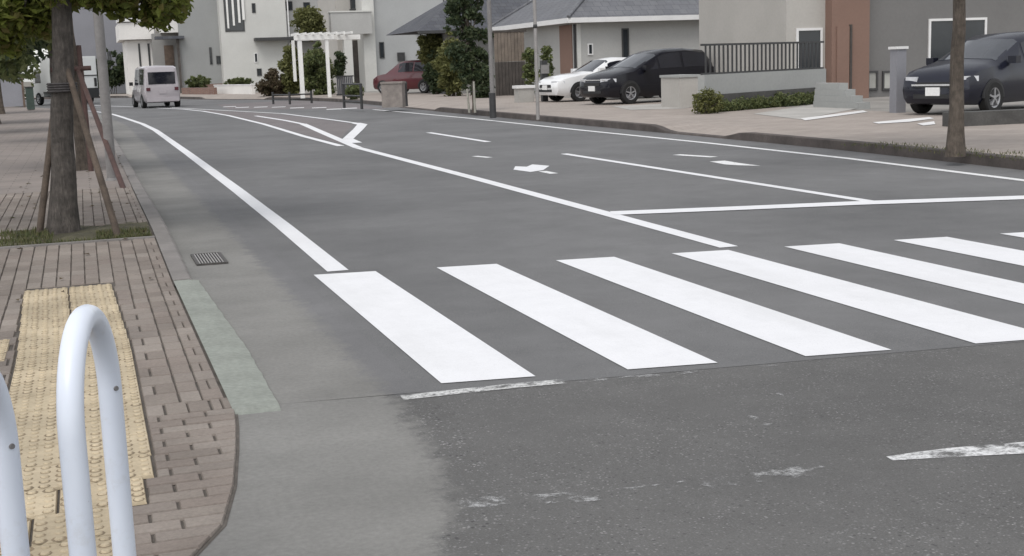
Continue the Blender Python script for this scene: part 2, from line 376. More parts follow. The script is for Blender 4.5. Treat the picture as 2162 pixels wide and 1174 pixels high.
# gutter: corner apron then along the road, its outer edge fading into the asphalt
FADE = ((0, 1.), (.35, 1.), (.8, .95), (.98, .66), (1.14, .28), (1.32, -.5))
def faded(name, inner, outer, m, zi, zo):
    g_ = MB(); fa = []; rows = []
    for a, b in zip(inner, outer):
        rr = []
        for u, f in FADE:
            rr.append((a[0]+(b[0]-a[0])*u, a[1]+(b[1]-a[1])*u, zi+(zo-zi)*min(1, u/1.32))); fa.append(f)
        rows.append(rr)
    g_.grid(rows); o = struct(name, g_, M[m]); at = o.data.attributes.new('fade', 'FLOAT', 'POINT'); at.data.foreach_set('value', fa)
faded('gutter_apron', [(a[0]-.004, a[1]) for a in ARC], ARO, 'apron_fade', .006, -.0012)
kl, gl = resample([(.55, 5.74)]+KL[1:], 90), resample([(1.19, bnd(1.19)+.02)]+GUT[1:], 90)
faded('gutter', kl, gl, 'gutter_fade', .006, .0012)
def zs(y): return .02 if y < 9.4 else (.10 if y > 12.4 else .02+.08*(y-9.4)/3.0)
kb = MB(); rows = []
for a in dense(KL, .5):
    if a[1] < 9.55: continue
    if not rows: rows.append([(a[0]-.035, 9.53, -.02), (a[0]-.035, 9.53, -.02), (a[0]+.085, 9.53, -.02), (a[0]+.105, 9.53, -.02), (a[0]+.105, 9.53, -.02)]); z = zs(9.53); rows.append([(a[0]-.035, 9.531, z-.06), (a[0]-.035, 9.531, z+.004), (a[0]+.085, 9.531, z+.004), (a[0]+.105, 9.531, z-.012), (a[0]+.105, 9.531, -.01)])
    z = zs(a[1]); rows.append([(a[0]-.035, a[1], z-.06), (a[0]-.035, a[1], z+.004), (a[0]+.085, a[1], z+.004), (a[0]+.105, a[1], z-.012), (a[0]+.105, a[1], -.01)])
kb.grid(rows); struct('left_kerb', kb, M['kerb'], sheet=False)
gs = MB(); rows = []; rj = random.Random(5)
for q in range(49):
    y = 5.60+(9.525-5.60)*q/48; w = .185+.035*math.sin(y*1.3+.4)+rj.uniform(-.012, .012)+(.03 if 6.3 < y < 7.2 else 0)
    w = .195+.02*math.sin(y*1.1+.4)+rj.uniform(-.004, .004); rows.append([(.517, y, .0215), (.517+.6*w, y, .0222), (.52+w, y, .0115)])
rows[0] = [(a, b, .004) for a, b, c in rows[0]]; gs.grid(rows)
struct('green_kerb_strip', gs, M['green_paint'])
# left pavement: dark joint bed and individual pavers near, textured sheet beyond
jb = MB()
bed = [(-3.5, 2.92)]+[(p[0]-.004, p[1]) for p in reversed(ARC) if p[0] > -3.4]
jb.sheet([(p[0], p[1], .008) for p in bed]+[(.51, 9.4, .008), (-3.5, 9.4, .008)])
jb.grid([[(-3.5, y, zs(y)-.012), (.512, y, zs(y)-.012)] for y in (9.4, 10.4, 11.4, 12.4, 17.3)])
struct('paver_bed', jb, M['joint'])
def arc_x(y):                        # right limit of the pavers
    if y > 5.75: return .510
    for a, b in zip(ARC, ARC[1:]):
        if b[1] <= y <= a[1]:
            u = (a[1]-y)/(a[1]-b[1]); return a[0]+(b[0]-a[0])*u-.012
    return -9
TACT = []                            # tile rows: (y0, x0)
y = 9.62
rows_x = {}
k = 0
while y > 4.2:
    y0 = y-.3
    x0 = -.505+.05*min(1, (9.62-y)/2.2) if y > 5.2 else {0: -.46, 1: -.50, 2: -.58, 3: -.62}.get(int((5.2-y)/.3), -.62)
    TACT.append((y0, x0)); y = y0
def in_tact(x, y):
    for y0, x0 in TACT:
        if y0-.004 < y < y0+.304 and x0-.004 < x < x0+.620: return True
    return x < -.49 and 7.22 < y < 7.84
pv = MB()
def paver(x0, x1, y0, y1, jl=.004, jr=.004, jy=.004, slant=0.):
    x0 += jl; x1 -= jr; y0 += jy; y1 -= jy
    if min(x1, x1+slant)-x0 < .012 or y1-y0 < .02: return
    z = zs((y0+y1)/2)+RND.uniform(-.0012, .0012); e = .0045; zz = z-.010
    t = RND.uniform(-.0012, .0012); sl_ = slant
    vs = [(x0, y0, zz), (x1, y0, zz), (x1+sl_, y1, zz), (x0, y1, zz), (x0+e, y0+e, z+t), (x1-e, y0+e, z), (x1+sl_-e, y1-e, z-t), (x0+e, y1-e, z)]
    zl = (zs(y1)-zs(y0))/2
    vs = [(a, b, c+(zl if b > (y0+y1)/2 else -zl)) for a, b, c in vs]
    pv.add(vs, [(4, 5, 6, 7), (0, 1, 5, 4), (1, 2, 6, 5), (2, 3, 7, 6), (3, 0, 4, 7)])
y = 3.0; row = 0
while y < 17.2:
    run = y < 5.62
    h = .1 if run else .2
    xa0, xa1 = arc_x(y+.004), arc_x(y+h-.004)
    if min(xa0, xa1) < -5: y += h; row += 1; continue
    x = xa0; first = True
    while x > -3.4:
        w = (.1 if (first and row % 2) else .2)
        xa = (math.floor(((xa0-.0)/.2))*.2+(.1 if row % 2 else 0) if run and first else x-w)
        if run and first and xa > x-.05: xa -= .2
        sl_ = (xa1-xa0) if (run and first) else 0.
        first = False
        bedhit = 11.72 < y+h*.5 < 12.98 and xa > -.86
        if not bedhit:
            cx = (xa+x)/2; far = y > 9.6
            hit = in_tact(xa+.03, y+h*.5) or in_tact(x-.03, y+h*.5) or in_tact(cx, y+h*.5)
            if not hit:
                if run: paver(xa, x, y, y+h, .004, .004, .004, sl_)
                else:
                    jo, jm, jc = (.0030, .0012, .0022) if far else (.0042, .0016, .0032)
                    paver(xa, cx, y, y+h, jo, jm, jc); paver(cx, x, y, y+h, jm, jo, jc)
            else:
                for (yy, x0t) in TACT:
                    if yy-.004 < y+h*.5 < yy+.304:
                        if x > x0t+.63 and xa < x0t+.62: paver(x0t+.605, x, y, y+h, .003, .004, .004, sl_)
                        if xa < x0t-.012 and x > x0t: paver(xa, x0t-.004, y, y+h)
                        break
        x = xa
    y += h; row += 1
struct('left_pavement', pv, M['paver'], sheet=False)
tl = MB(); SHADE_DIRT = []
def tile(x0, y0, sx=.3, sy=.3):
    j = .0035; z = zs(y0)+.003
    tl.add([(x0+j, y0+j, z-.012), (x0+sx-j, y0+j, z-.012), (x0+sx-j, y0+sy-j, z-.012), (x0+j, y0+sy-j, z-.012),
            (x0+j+.004, y0+j+.004, z), (x0+sx-j-.004, y0+j+.004, z), (x0+sx-j-.004, y0+sy-j-.004, z), (x0+j+.004, y0+sy-j-.004, z)],
           [(4, 5, 6, 7), (0, 1, 5, 4), (1, 2, 6, 5), (2, 3, 7, 6), (3, 0, 4, 7)])
    for a in range(5):
        for b in range(5):
            cx, cy = x0+.03+a*.06, y0+.03+b*.06; n = 8; base = []
            for r, h in ((.0165, 0), (.0135, .004), (.0085, .005)):
                base += [(cx+r*math.cos(2*math.pi*q/n), cy+r*math.sin(2*math.pi*q/n), z+h*1.25-.0002) for q in range(n)]
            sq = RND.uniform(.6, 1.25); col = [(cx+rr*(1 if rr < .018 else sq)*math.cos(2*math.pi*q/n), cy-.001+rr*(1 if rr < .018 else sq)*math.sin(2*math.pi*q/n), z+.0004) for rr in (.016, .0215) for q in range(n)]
            k0 = len(tl.f); tl.add(col, [(q, (q+1) % n, n+(q+1) % n, n+q) for q in range(n)]); SHADE_DIRT.extend(range(k0, k0+n))  # dark ring paints the dome's shade onto the tile, along with dirt
            tl.add(base, [(i*n+q, i*n+(q+1) % n, (i+1)*n+(q+1) % n, (i+1)*n+q) for i in range(2) for q in range(n)]+[tuple(range(2*n, 3*n))])
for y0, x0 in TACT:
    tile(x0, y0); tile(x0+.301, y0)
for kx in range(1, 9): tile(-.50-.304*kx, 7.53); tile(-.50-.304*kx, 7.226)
tp_ = struct('tactile_paving', tl, M['tactile'], sheet=False); link2(tp_, M['tact_shade_dirt'], SHADE_DIRT)
lf = MB(); rows = []
for a in resample([(.51, 17.22)]+[(p[0]-.04, p[1]) for p in KL[1:]], 60): rows.append([(a[0]-9, a[1]-1.0, .1), (a[0]-4, a[1], .1), (a[0], a[1], .1)])
lf.grid(rows); struct('left_pavement_beyond', lf, M['paver_far'])
lv = MB().sheet([(-30, 2.9), (-3.5, 2.9), (-3.5, 17.2), (-9, 17.2), (-9.5, 60), (-60, 60)], .006); struct('left_forecourt', lv, M['lot'])
# right pavement and kerb with dropped sections
def hk(y):
    zones = [(-5, 20.6), (24.4, 41.6), (50.5, 71.0), (80.5, 90), (98, 200)]
    d = min((0 if a <= y <= b else min(abs(y-a), abs(y-b))) for a, b in zones)
    return .14 if d == 0 else max(.03, .14-.11*d/.7)
kr = dense(KR, .35)
ko, ki, kw, kx = kr, offset(kr, .16), offset(kr, .95), offset(kr, 6.0)
rk = MB(); rk.grid([[(a[0], a[1], -.01), (a[0]+.012, a[1], hk(a[1])-.01), (a[0]+.03, a[1], hk(a[1])+.003), (b[0], b[1], hk(a[1])+.003), (b[0], b[1], -.01)] for a, b in zip(ko, ki)])
struct('right_kerb', rk, M['dark_kerb'], sheet=False)
rw = MB(); rw.grid([[(a[0], a[1], hk(c[1])), (b[0], b[1], .138), (d[0], d[1], .138)] for a, b, c, d in zip(ki, kw, ko, kx) if c[1] < 112])
struct('right_pavement', rw, M['walk_right'])
lot = MB(); lot.grid([[(d[0], d[1], .13), (d[0]+22, d[1], .16)] for c, d in zip(ko, kx) if c[1] < 105])
struct('right_forecourt', lot, M['lot'])
# ------------------------------------------------------------------ road markings
Z1 = .004
cw = MB()
for i in range(10):
    x0, x1 = 1.505+.9*i, 1.505+.9*i+.45
    yy = lambda x: 5.774-.1538*(x-1.505)
    cw.add([(x0, yy(x0), Z1), (x1, yy(x1), Z1), (x1+.005, yy(x1)+3.6, Z1), (x0+.005, yy(x0)+3.6, Z1)], [(0, 1, 2, 3)])
struct('crosswalk_marking', cw, M['paint'])
el = offset([(.55, 9.46)]+[(p[0], p[1]) for p in KL[1:]], 1.24)
el = [(1.71, 9.47), (1.76, 12.6), (1.80, 17), (1.84, 25.3), (1.86, 37.2), (1.75, 42.7), (1.36, 51.3), (1.15, 55.2), (.82, 59), (.35, 62.3), (-.9, 67.5), (-2.8, 74), (-5.6, 82), (-10, 91)]
struct('left_edge_marking', MB().strip(el, .16, Z1), M['paint'])
cl = [(4.74, 9.03), (4.79, 11.7), (4.86, 16.5), (4.92, 24.4)]
mk = MB(); mk.strip(cl, .16, Z1); mk.strip([(4.92, 24.4), (5.34, 29.9), (5.87, 36.7)], [.17, .19, .2], Z1*1.4)
mk.strip([(5.87, 36.7), (5.86, 40.2), (5.66, 45.5)], .15, Z1*1.15)
struct('centre_marking', mk, M['paint'])
hb = [(4.75, 25.2), (4.76, 29.8), (4.93, 37.9), (4.90, 47.3), (4.63, 54.1), (4.2, 58.4), (3.4, 62.6), (2.2, 68), (.6, 75)]
mk = MB(); mk.strip(hb, .15, Z1*1.5)
struct('hatched_island_left_marking', mk, M['paint'])
mk = MB(); mk.strip([(5.22, 26.0), (5.36, 27.6)], .24, Z1*1.5); mk.strip([(5.36, 27.6), (6.45, 31.8), (7.12, 34.5)], [.24, .26, .28], Z1*1.8)
mk.strip([(7.12, 34.5), (7.16, 35.6)], .26, Z1*1.35); mk.strip([(7.16, 35.6), (7.05, 39.5), (6.75, 46.6)], .14, Z1*1.5)
struct('hatched_island_right_marking', mk, M['paint'])
mk = MB(); mk.strip([(6.75, 46.6), (5.75, 52.3), (4.7, 57.9), (3.9, 62.5)], .14, Z1*1.6); struct('far_lane_marking', mk, M['paint_part'])
hz = MB()
hz.sheet([(5.35, 28.3), (6.9, 34.6), (7.0, 36), (6.9, 39.5), (6.6, 46.5), (5.65, 52), (4.7, 57), (4.75, 53.5), (5.0, 47.3), (5.05, 38), (4.9, 30), (4.9, 26)], Z1*.5)
struct('hatched_island', hz, M['brown_asphalt'])
hz = MB()
for q in range(9):
    y0 = 29.5+q*2.7; xa = 4.95 if y0 < 45 else 4.85; xb = min(6.95, 5.3+(y0-28)*.26) if y0 < 36 else 6.9-(y0-36)*.045
    hz.strip([(xa+.2, y0), (xb-.25, y0+1.5)], .12, Z1*1.2)
struct('hatched_island_bars', hz, M['paint_faint'])
struct('stop_line', MB().strip([(4.84, 11.66), (6.0, 11.33), (7.21, 11.02), (8.76, 10.5), (10.25, 10.0)], .31, Z1*1.6), M['paint'])
mk = MB(); mk.strip([(7.40, 11.1), (7.40, 19.8)], .13, Z1); mk.strip([(7.41, 24.0), (7.42, 28.6)], .14, Z1); struct('lane_marking', mk, M['paint'])
mk = MB(); mk.strip([(9.78, 10.3), (9.9, 11.84), (10.18, 15.8), (10.28, 20.3), (10.25, 27), (10.33, 35), (10.2, 41.9), (10.05, 46.6)], .13, Z1)
struct('right_edge_marking', mk, M['paint_part'])
mk = MB()
for (x, y) in ((9.72, 49.4), (9.08, 49.2), (9.0, 52.0), (8.3, 53.2), (7.9, 55.6), (7.3, 56.8), (6.6, 57.6), (6.3, 59.8)): mk.strip([(x-.28, y), (x+.28, y-.1)], .75, Z1)
struct('far_crossing_marks', mk, M['paint_part'])
bz = MB().sheet([(5.8, 55), (10.6, 46.8), (11.0, 52), (11.1, 60), (10, 67), (6.2, 65)], Z1*.5); struct('brown_crossing_surface', bz, M['brown_asphalt'])
# turn arrows
ar = MB(); ar.sheet([G(*p, Z1) for p in ((1084, 358), (1088, 351), (1112, 352), (1124, 347), (1160, 350), (1147, 359), (1120, 363))]); struct('turn_arrow_marking', ar, M['paint'])
ar = MB(); ar.strip([G(1002, 330).xy, G(1034, 333).xy], .12, Z1); ar.strip([G(1145, 362).xy, G(1170, 367).xy], .12, Z1)
ar.strip([G(1428, 327).xy, G(1508, 332).xy], .16, Z1); ar.sheet([G(*p, Z1) for p in ((1498, 341), (1530, 339), (1560, 344), (1606, 350), (1560, 349), (1530, 347))])
struct('faded_arrow_marking', ar, M['paint_part'])
ZI = .0012
ol = MB(); ol.strip([(1.27, 5.60), (1.5, 5.595), (1.78, 5.585), (2.05, 5.56)], .085, .0022); struct('worn_line_marking', ol, M['paint_worn'])
ol = MB(); ol.strip([(2.1, 5.53), (2.6, 5.47), (3.2, 5.40)], .05, ZI); ol.strip([(1.12, 4.12), (1.4, 4.03), (1.72, 3.97), (2.1, 3.95), (2.5, 3.93)], .11, ZI)
for p, q in (((1548, 833), (1582, 833)), ((1640, 833), (1680, 832)), ((1565, 878), (1600, 884)), ((1612, 899), (1650, 895)), ((1712, 868), (1765, 875))):
    ol.strip([G(*p).xy, G(*q).xy], .045, ZI)
struct('very_worn_line_marking', ol, M['paint_faint'])
ol = MB(); ol.strip([(2.72, 3.935), (2.85, 3.92), (2.98, 3.90), (3.2, 3.85), (3.6, 3.79), (4.6, 3.66)], [.05, .08, .11, .13, .13, .13], ZI); struct('worn_crossing_edge_marking', ol, M['paint_edge'])
# ------------------------------------------------------------------ drain grate
gr = Thing('drain_grate', 'dark slotted iron drain grate set in the concrete gutter', 'drain grate', (.87, 10.6, .008))
m = MB()
for a, b in (((.745, 10.29), (.77, 10.91)), ((.965, 10.29), (.99, 10.91)), ((.77, 10.29), (.965, 10.31)), ((.77, 10.89), (.965, 10.91))): m.box((*a, .006), (*b, .020))
gr.part('frame', m, M['iron'])
m = MB()
for q in range(9): m.box((.770+q*.0225, 10.31, .008), (.780+q*.0225, 10.89, .019))
gr.part('bars', m, M['light_steel'])
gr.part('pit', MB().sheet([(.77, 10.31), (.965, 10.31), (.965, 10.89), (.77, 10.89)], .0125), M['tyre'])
# ------------------------------------------------------------------ white hoop barriers
def hoop(label, near, far, top, rad=.0303):
    a, b = Vector((*near, 0)), Vector((*far, 0)); c = (a+b)/2; t = Thing('hoop_barrier', label, 'barrier', (c.x, c.y, 0), 0, 'white hoop barriers at the pavement corner')
    w = (b-a).length/2; d = (b-a).normalized(); pts = [Vector((a.x, a.y, -.02)), Vector((a.x, a.y, (top-w)*.5)), Vector((a.x, a.y, top-w))]
    for q in range(1, 20):
        an = math.pi*q/20; p = c-d*w*math.cos(an); pts.append(Vector((p.x, p.y, top-w+w*math.sin(an))))
    pts += [Vector((b.x, b.y, top-w)), Vector((b.x, b.y, (top-w)*.5)), Vector((b.x, b.y, -.02))]
    t.part('pipe', MB().tube(pts, rad, 24), M['white_enamel'], smooth=50)
    for e in (a, b):
        t.part('base_flange', MB().lathe([(.0, .036), (.05, .036), (.075, .030), (.078, .021), (.0, .021)], 20, M=Matrix.Translation((e.x, e.y, 0))), M['white_enamel'], smooth=40)
    n = Vector((d.y, -d.x, 0)); n = n if n.x > 0 else -n
    p = Vector((b.x, b.y, top-w+.005))
    v = (Vector((0, 0, CAMZ))-p); v.z = 0; v.normalize(); p = p+(v*.6+n*.4).normalized()*rad
    t.part('bolt', MB().lathe([(0, .004), (.006, .004), (.007, 0), (.007, -.006)], 10, M=Matrix.Translation(p) @ (v*.6+n*.4).to_track_quat('Z', 'Y').to_matrix().to_4x4()), M['steel'], smooth=40)
    return t
hA, hB = D(159, 1000, 3.02), D(248, 1000, 3.48)
hoop('white hoop barrier standing whole in front of the yellow tactile tiles', (hA.x, hA.y), (hB.x, hB.y), .915)
dv = Vector((hB.x-hA.x, hB.y-hA.y)); f2 = D(16, 1000, 3.02)
hoop('white hoop barrier cut off by the left edge of the photo', (f2.x-dv.x, f2.y-dv.y), (f2.x, f2.y), .915)
# ------------------------------------------------------------------ foliage
def leaves(mb, blobs, n, size, seed, flat=.0):
    rg = np.random.default_rng(seed)
    B = np.array([[*b[:3]] for b in blobs]); Rr = np.array([b[3] for b in blobs]); w = Rr**2; w = w/w.sum()
    ix = rg.choice(len(blobs), n, p=w)
    d = rg.normal(size=(n, 3)); d /= np.linalg.norm(d, axis=1)[:, None]
    P = B[ix]+d*(Rr[ix]*rg.random(n)**.45)[:, None]*np.array([1, 1, .85])
    nr = rg.normal(size=(n, 3))+np.array([0, 0, .7]); nr /= np.linalg.norm(nr, axis=1)[:, None]
    t = np.cross(nr, rg.normal(size=(n, 3))); t /= np.linalg.norm(t, axis=1)[:, None]; b = np.cross(nr, t)
    s = size*rg.uniform(.6, 1.35, n)[:, None]
    V = np.stack([P-t*s, P+b*s*.48+nr*s*.12, P+t*s, P-b*s*.48+nr*s*.12], 1).reshape(-1, 3)
    o = len(mb.v); mb.v += [tuple(v) for v in V]; mb.f += [(o+4*i, o+4*i+1, o+4*i+2, o+4*i+3) for i in range(n)]
    return mb
def clumps(c, r, n, rad, seed, hole=0.):
    rg = random.Random(seed); out = []
    while len(out) < n:
        p = [rg.uniform(-1, 1) for _ in range(3)]; q = sum(a*a for a in p)
        if q > 1 or q < hole: continue
        out.append((c[0]+p[0]*r[0], c[1]+p[1]*r[1], c[2]+p[2]*r[2], rad*rg.uniform(.55, 1.3)))
    return out
def limbs(mb, start, blobs, r0, every=3, seed=1):
    rg = random.Random(seed); s = Vector(start)
    for b in blobs[::every]:
        e = Vector(b[:3]); m = s.lerp(e, .5)+Vector((rg.uniform(-.1, .1), rg.uniform(-.1, .1), rg.uniform(0, .15)))
        mb.tube([s, m, e], [r0, r0*.55, r0*.15], 6)
def trunk_mesh(base, top, r0, r1, lean=(0, 0), seed=1, flare=1.35):
    rg = random.Random(seed); b, t = Vector(base), Vector(top); pts = []; rs = []
    for k in range(11):
        u = k/10; p = b.lerp(t, u)+Vector((rg.uniform(-.012, .012), rg.uniform(-.012, .012), 0)); pts.append(p)
        rs.append((r0+(r1-r0)*u)*(flare if k == 0 else (1+(flare-1)*.3 if k == 1 else 1)))
    return MB().tube(pts, rs, 14)
def tree(name, label, cat, base, h, r0, blobs, nleaf, size, leaf, bark, seed, group=None, limb=3, lean=0.):
    t = Thing(name, label, cat, base, 0, group); b = Vector(base); top = b+Vector((lean*h, 0, h))
    tm = trunk_mesh(b-Vector((0, 0, .03)), top, r0, r0*.62, seed=seed)
    t.part('trunk', tm, M[bark], smooth=60)
    lm = MB(); limbs(lm, top-Vector((0, 0, .15)), blobs, r0*.42, limb, seed); t.part('branches', lm, M[bark], smooth=60)
    t.part('crown', leaves(MB(), blobs, nleaf, size, seed), M[leaf])
    return t
def shrub(name, label, c, r, n, size, leaf, seed, cat='shrub', nb=14, group=None, stems=4, hole=.0):
    t = Thing(name, label, cat, (c[0], c[1], c[2]-r[2]), 0, group)
    bl = clumps(c, tuple(q*.88 for q in r), int(nb*2.2), max(.18, min(r)*.5), seed, hole); bl += clumps(c, tuple(q*1.08 for q in r), int(nb*1.3), max(.12, min(r)*.24), seed+500, .45); sm = MB()
    for q in range(stems):
        e = bl[q % len(bl)]; sm.tube([(c[0]+.1*(q-1.5)*r[0], c[1], c[2]-r[2]-.02), (e[0]*.5+c[0]*.5, e[1]*.5+c[1]*.5, c[2]-r[2]*.3), e[:3]], [.03, .02, .008], 6)
    t.part('stems', sm, M['bark2'], smooth=60); t.part('foliage', leaves(MB(), bl, n, size, seed), M[leaf]); return t
ROW = 'street trees along the left pavement'
b1 = G(135, 489, .1); b1.z = .1
bl1 = clumps((b1.x-.1, b1.y+.3, 3.5), (1.9, 1.7, 1.15), 30, .36, 3, .05)+clumps((b1.x+.42, b1.y+.4, 2.32), (.5, .6, .16), 40, .14, 4)+clumps((b1.x+.95, b1.y+.4, 2.20), (.34, .5, .20), 26, .12, 7)+clumps((b1.x-.42, b1.y+.6, 2.12), (.42, .6, .34), 36, .2, 5)+clumps((b1.x+.2, b1.y-.3, 2.34), (.3, .25, .12), 10, .12, 6)
tree('street_tree', 'thick grey street tree trunk in the left pavement tied to leaning stakes', 'tree', b1, 2.9, .118, bl1, 27000, .052, 'leaf_yellow', 'bark', 3, ROW, lean=.075)
def stakes(label, c, feet, top, zt, m, r, group, lean=0.):
    t = Thing('tree_stakes', label, 'tree support', c, 0, group)
    for f in feet:
        d = Vector(f); e = Vector((c[0]+lean+(d.x-c[0])*top, c[1]+(d.y-c[1])*top, zt)); ext = e+(e-d).normalized()*.12
        t.part('stake', MB().tube([d-Vector((0, 0, .03)), ext], [r, r*.85], 10), M[m], smooth=60)
    return t
f1, f2_, f3 = G(82, 493, .1), G(250, 496, .1), Vector((b1.x+.05, b1.y+.95, .1))
t = stakes('three leaning brown stakes tied round the nearest left pavement tree', (b1.x, b1.y, .1), (f1, f2_, f3), .17, 1.47, 'stake', .032, 'tree supports on the left pavement', .10)
m = MB()
for q in range(4): m.lathe([(.126, 1.37+q*.022), (.137, 1.381+q*.022), (.126, 1.392+q*.022)], 18, M=Matrix.Translation((b1.x+.10, b1.y, 0)))
t.part('rope_tie', m, M['rope'], smooth=60)
# planting bed of the first tree
e0, e1 = 11.72, 12.98
bd = MB(); rows = []
for q in range(15):
    yq = e0+.03+(e1-e0-.06)*q/14; rows.append([(-.85+1.345*k/18, yq, zs(yq)-.012+RND.uniform(0, .022)) for k in range(19)])
bd.grid(rows); struct('planting_bed_soil', bd, M['soil'])
ed = MB(); ed.box((-.87, e0-.03, .05), (.505, e0+.025, zs(e0)+.014)); struct('planting_bed_edging', ed, M['kerb'], sheet=False)
def blades(mb, area, n, h, seed, z=None):
    rg = random.Random(seed)
    for _ in range(n):
        x, y = rg.uniform(area[0], area[2]), rg.uniform(area[1], area[3]); zz = zs(y)-.008 if z is None else z
        a = rg.uniform(0, 6.28); w = rg.uniform(.004, .009); L = h*rg.uniform(.4, 1.3); ln = rg.uniform(-.7, .7)*L
        dx, dy = math.cos(a)*w, math.sin(a)*w
        mb.add([(x-dx, y-dy, zz), (x+dx, y+dy, zz), (x+ln*math.sin(a), y-ln*math.cos(a), zz+L)], [(0, 1, 2)])
    return mb
gm = MB(); blades(gm, (-.83, 11.78, -.35, 12.8), 900, .05, 5); blades(gm, (.02, 11.8, .48, 12.3), 700, .045, 6); blades(gm, (-.4, 11.76, .48, 11.86), 350, .04, 8)
struct('grass_tufts', gm, M['grass'], kind='stuff', sheet=False)
# fallen leaves
fl = MB(); rg = random.Random(11)
for _ in range(70):
    x, y = rg.uniform(-.9, .55), rg.uniform(9.0, 24); a = rg.uniform(0, 6.28); s = rg.uniform(.02, .045); z = (zs(y) if y < 17.2 else .1)+.012
    c_, s_ = math.cos(a)*s, math.sin(a)*s
    fl.add([(x-c_, y-s_, z), (x+s_*.5, y-c_*.5, z+.01), (x+c_, y+s_, z), (x-s_*.5, y+c_*.5, z+.012)], [(0, 1, 2, 3)])
struct('fallen_leaves', fl, M['leaf_brown'], kind='stuff', sheet=False)
# second tree with red-brown support
b2 = Vector((-.08, 20.9, .1))
bl2 = clumps((b2.x-.6, b2.y, 3.85), (1.6, 1.6, 1.4), 60, .42, 13, .05)+clumps((b2.x-.75, b2.y, 2.35), (.75, .7, .4), 18, .27, 14)
tree('street_tree', 'second tree on the left pavement, brown trunk half hidden behind the first', 'tree', b2, 2.6, .085, bl2, 8500, .09, 'leaf_mid', 'bark2', 13, ROW)
t = Thing('tree_stakes', 'red brown post and rail support around the second tree on the left pavement', 'tree support', (b2.x, b2.y, .1), 0, 'tree supports on the left pavement')
for dx, dy, tx, ty in ((-.25, -.35, -.14, -.12), (.12, -.35, .10, -.12), (.14, .45, .05, .15), (-.3, .4, -.1, .15)):
    t.part('stake', MB().tube([(b2.x+dx, b2.y+dy, .07), (b2.x+tx, b2.y+ty, 1.98)], [.040, .036], 10), M['redstake'], smooth=60)
gq = G(262, 397, .1); t.part('stake', MB().tube([(gq.x, gq.y, .06), (b2.x+.06, b2.y-.16, 1.62)], [.036, .033], 10), M['redstake'], smooth=60)
t.part('crossbar', MB().tube([(b2.x-.33, b2.y-.19, 1.63), (b2.x+.25, b2.y-.19, 1.64)], .036, 10), M['redstake'], smooth=60)
# further trees on the left
for k, (x, y, h, r, cw_, lf_, cdx, lab) in enumerate((
    (-.55, 30.5, 2.6, .09, 1.3, 'leaf_dark', -.9, 'third tree on the left pavement, dark crown behind the red brown support'),
    (-2.5, 37.5, 2.2, .085, 1.7, 'leaf_mid', 0, 'mid green tree at the back of the left pavement near the photo edge'),
    (-2.75, 46, 2.3, .12, 2.2, 'leaf_dark', -.3, 'dark crowned tree with a black trunk in front of the pale fence'),
    (-3.35, 60, 2.4, .13, 2.2, 'leaf_mid', -.2, 'leafy tree with a reddish trunk just left of the white truck'))):
    bl = clumps((x+cdx, y, .1+h+1.2), (cw_, cw_, 2.0), 60, .5, 20+k, .05)
    tree('street_tree', lab, 'tree', (x, y, .1), h, r, bl, 7500, .12, lf_, 'bark' if k % 2 == 0 else 'bark2', 20+k, ROW)
# pole on the left pavement
pb = G(237, 381, .1); t = Thing('steel_pole', 'tall grey steel pole at the left kerb beside the trees', 'pole', (pb.x, pb.y, .1))
t.part('shaft', MB().tube([(pb.x, pb.y, .08), (pb.x, pb.y, 3), (pb.x, pb.y, 7.5)], [.068, .064, .05], 18), M['steel'], smooth=50)
t.part('base_collar', MB().lathe([(.0, .135), (.076, .135), (.082, .125), (.09, .09)], 18, M=Matrix.Translation((pb.x, pb.y, 0))), M['steel'], smooth=40)
# pale fence and hedge at far left
t = Thing('panel_fence', 'pale grey panel fence between dark posts behind the left trees', 'fence', (-6.8, 73, .1))
for q in range(6):
    x1 = -2.9-q*1.5
    t.part('panel', MB().box((x1-1.45, 72.97, .16), (x1-.05, 73.03, 1.62)), M['lilac_wall'])
    t.part('post', MB().box((x1-.05, 72.93, .08), (x1+.05, 73.07, 1.8)), M['dark_steel'] if q % 2 else M['wood'])
for k, (x, y, r, leaf, lab) in enumerate(((-8.6, 79, (2.6, 1.6, 2.6), 'leaf_dark', 'tall dark hedge behind the pale fence at the far left edge of the photo'), (-4.6, 80.5, (2.2, 1.5, 2.2), 'leaf_mid', 'mid green tall bush behind the pale panel fence, left of the truck roof'), (-12, 78, (2.5, 1.5, 2.4), 'leaf_mid', 'mid green bush behind the outer end of the pale panel fence'), (-5.6, 97, (3.4, 1.5, 4.3), 'leaf_dark', 'large dark bush in the distance beyond the white truck'))):
    shrub('hedge_bush', lab, (x, y, r[2]+.1), r, 3800, .17, leaf, 40+k, 'bush', 40, 'bushes behind the panel fence', hole=.05)
gp = G(66, 233, .1); t = Thing('green_cabinet', 'slim dark green cabinet on the left pavement near the trees', 'cabinet', (gp.x, gp.y, .1)); w = .17
t.part('case', MB().box((gp.x-w, gp.y-.15, .15), (gp.x+w, gp.y+.15, 1.15)), mat('green enamel', (.05, .075, .062), .5, .15, 4)); t.part('lid', MB().box((gp.x-w-.03, gp.y-.18, 1.153), (gp.x+w+.03, gp.y+.18, 1.2)), M['dark_steel']); t.part('plinth', MB().box((gp.x-w+.02, gp.y-.13, .09), (gp.x+w-.02, gp.y+.13, .147)), M['kerb'])
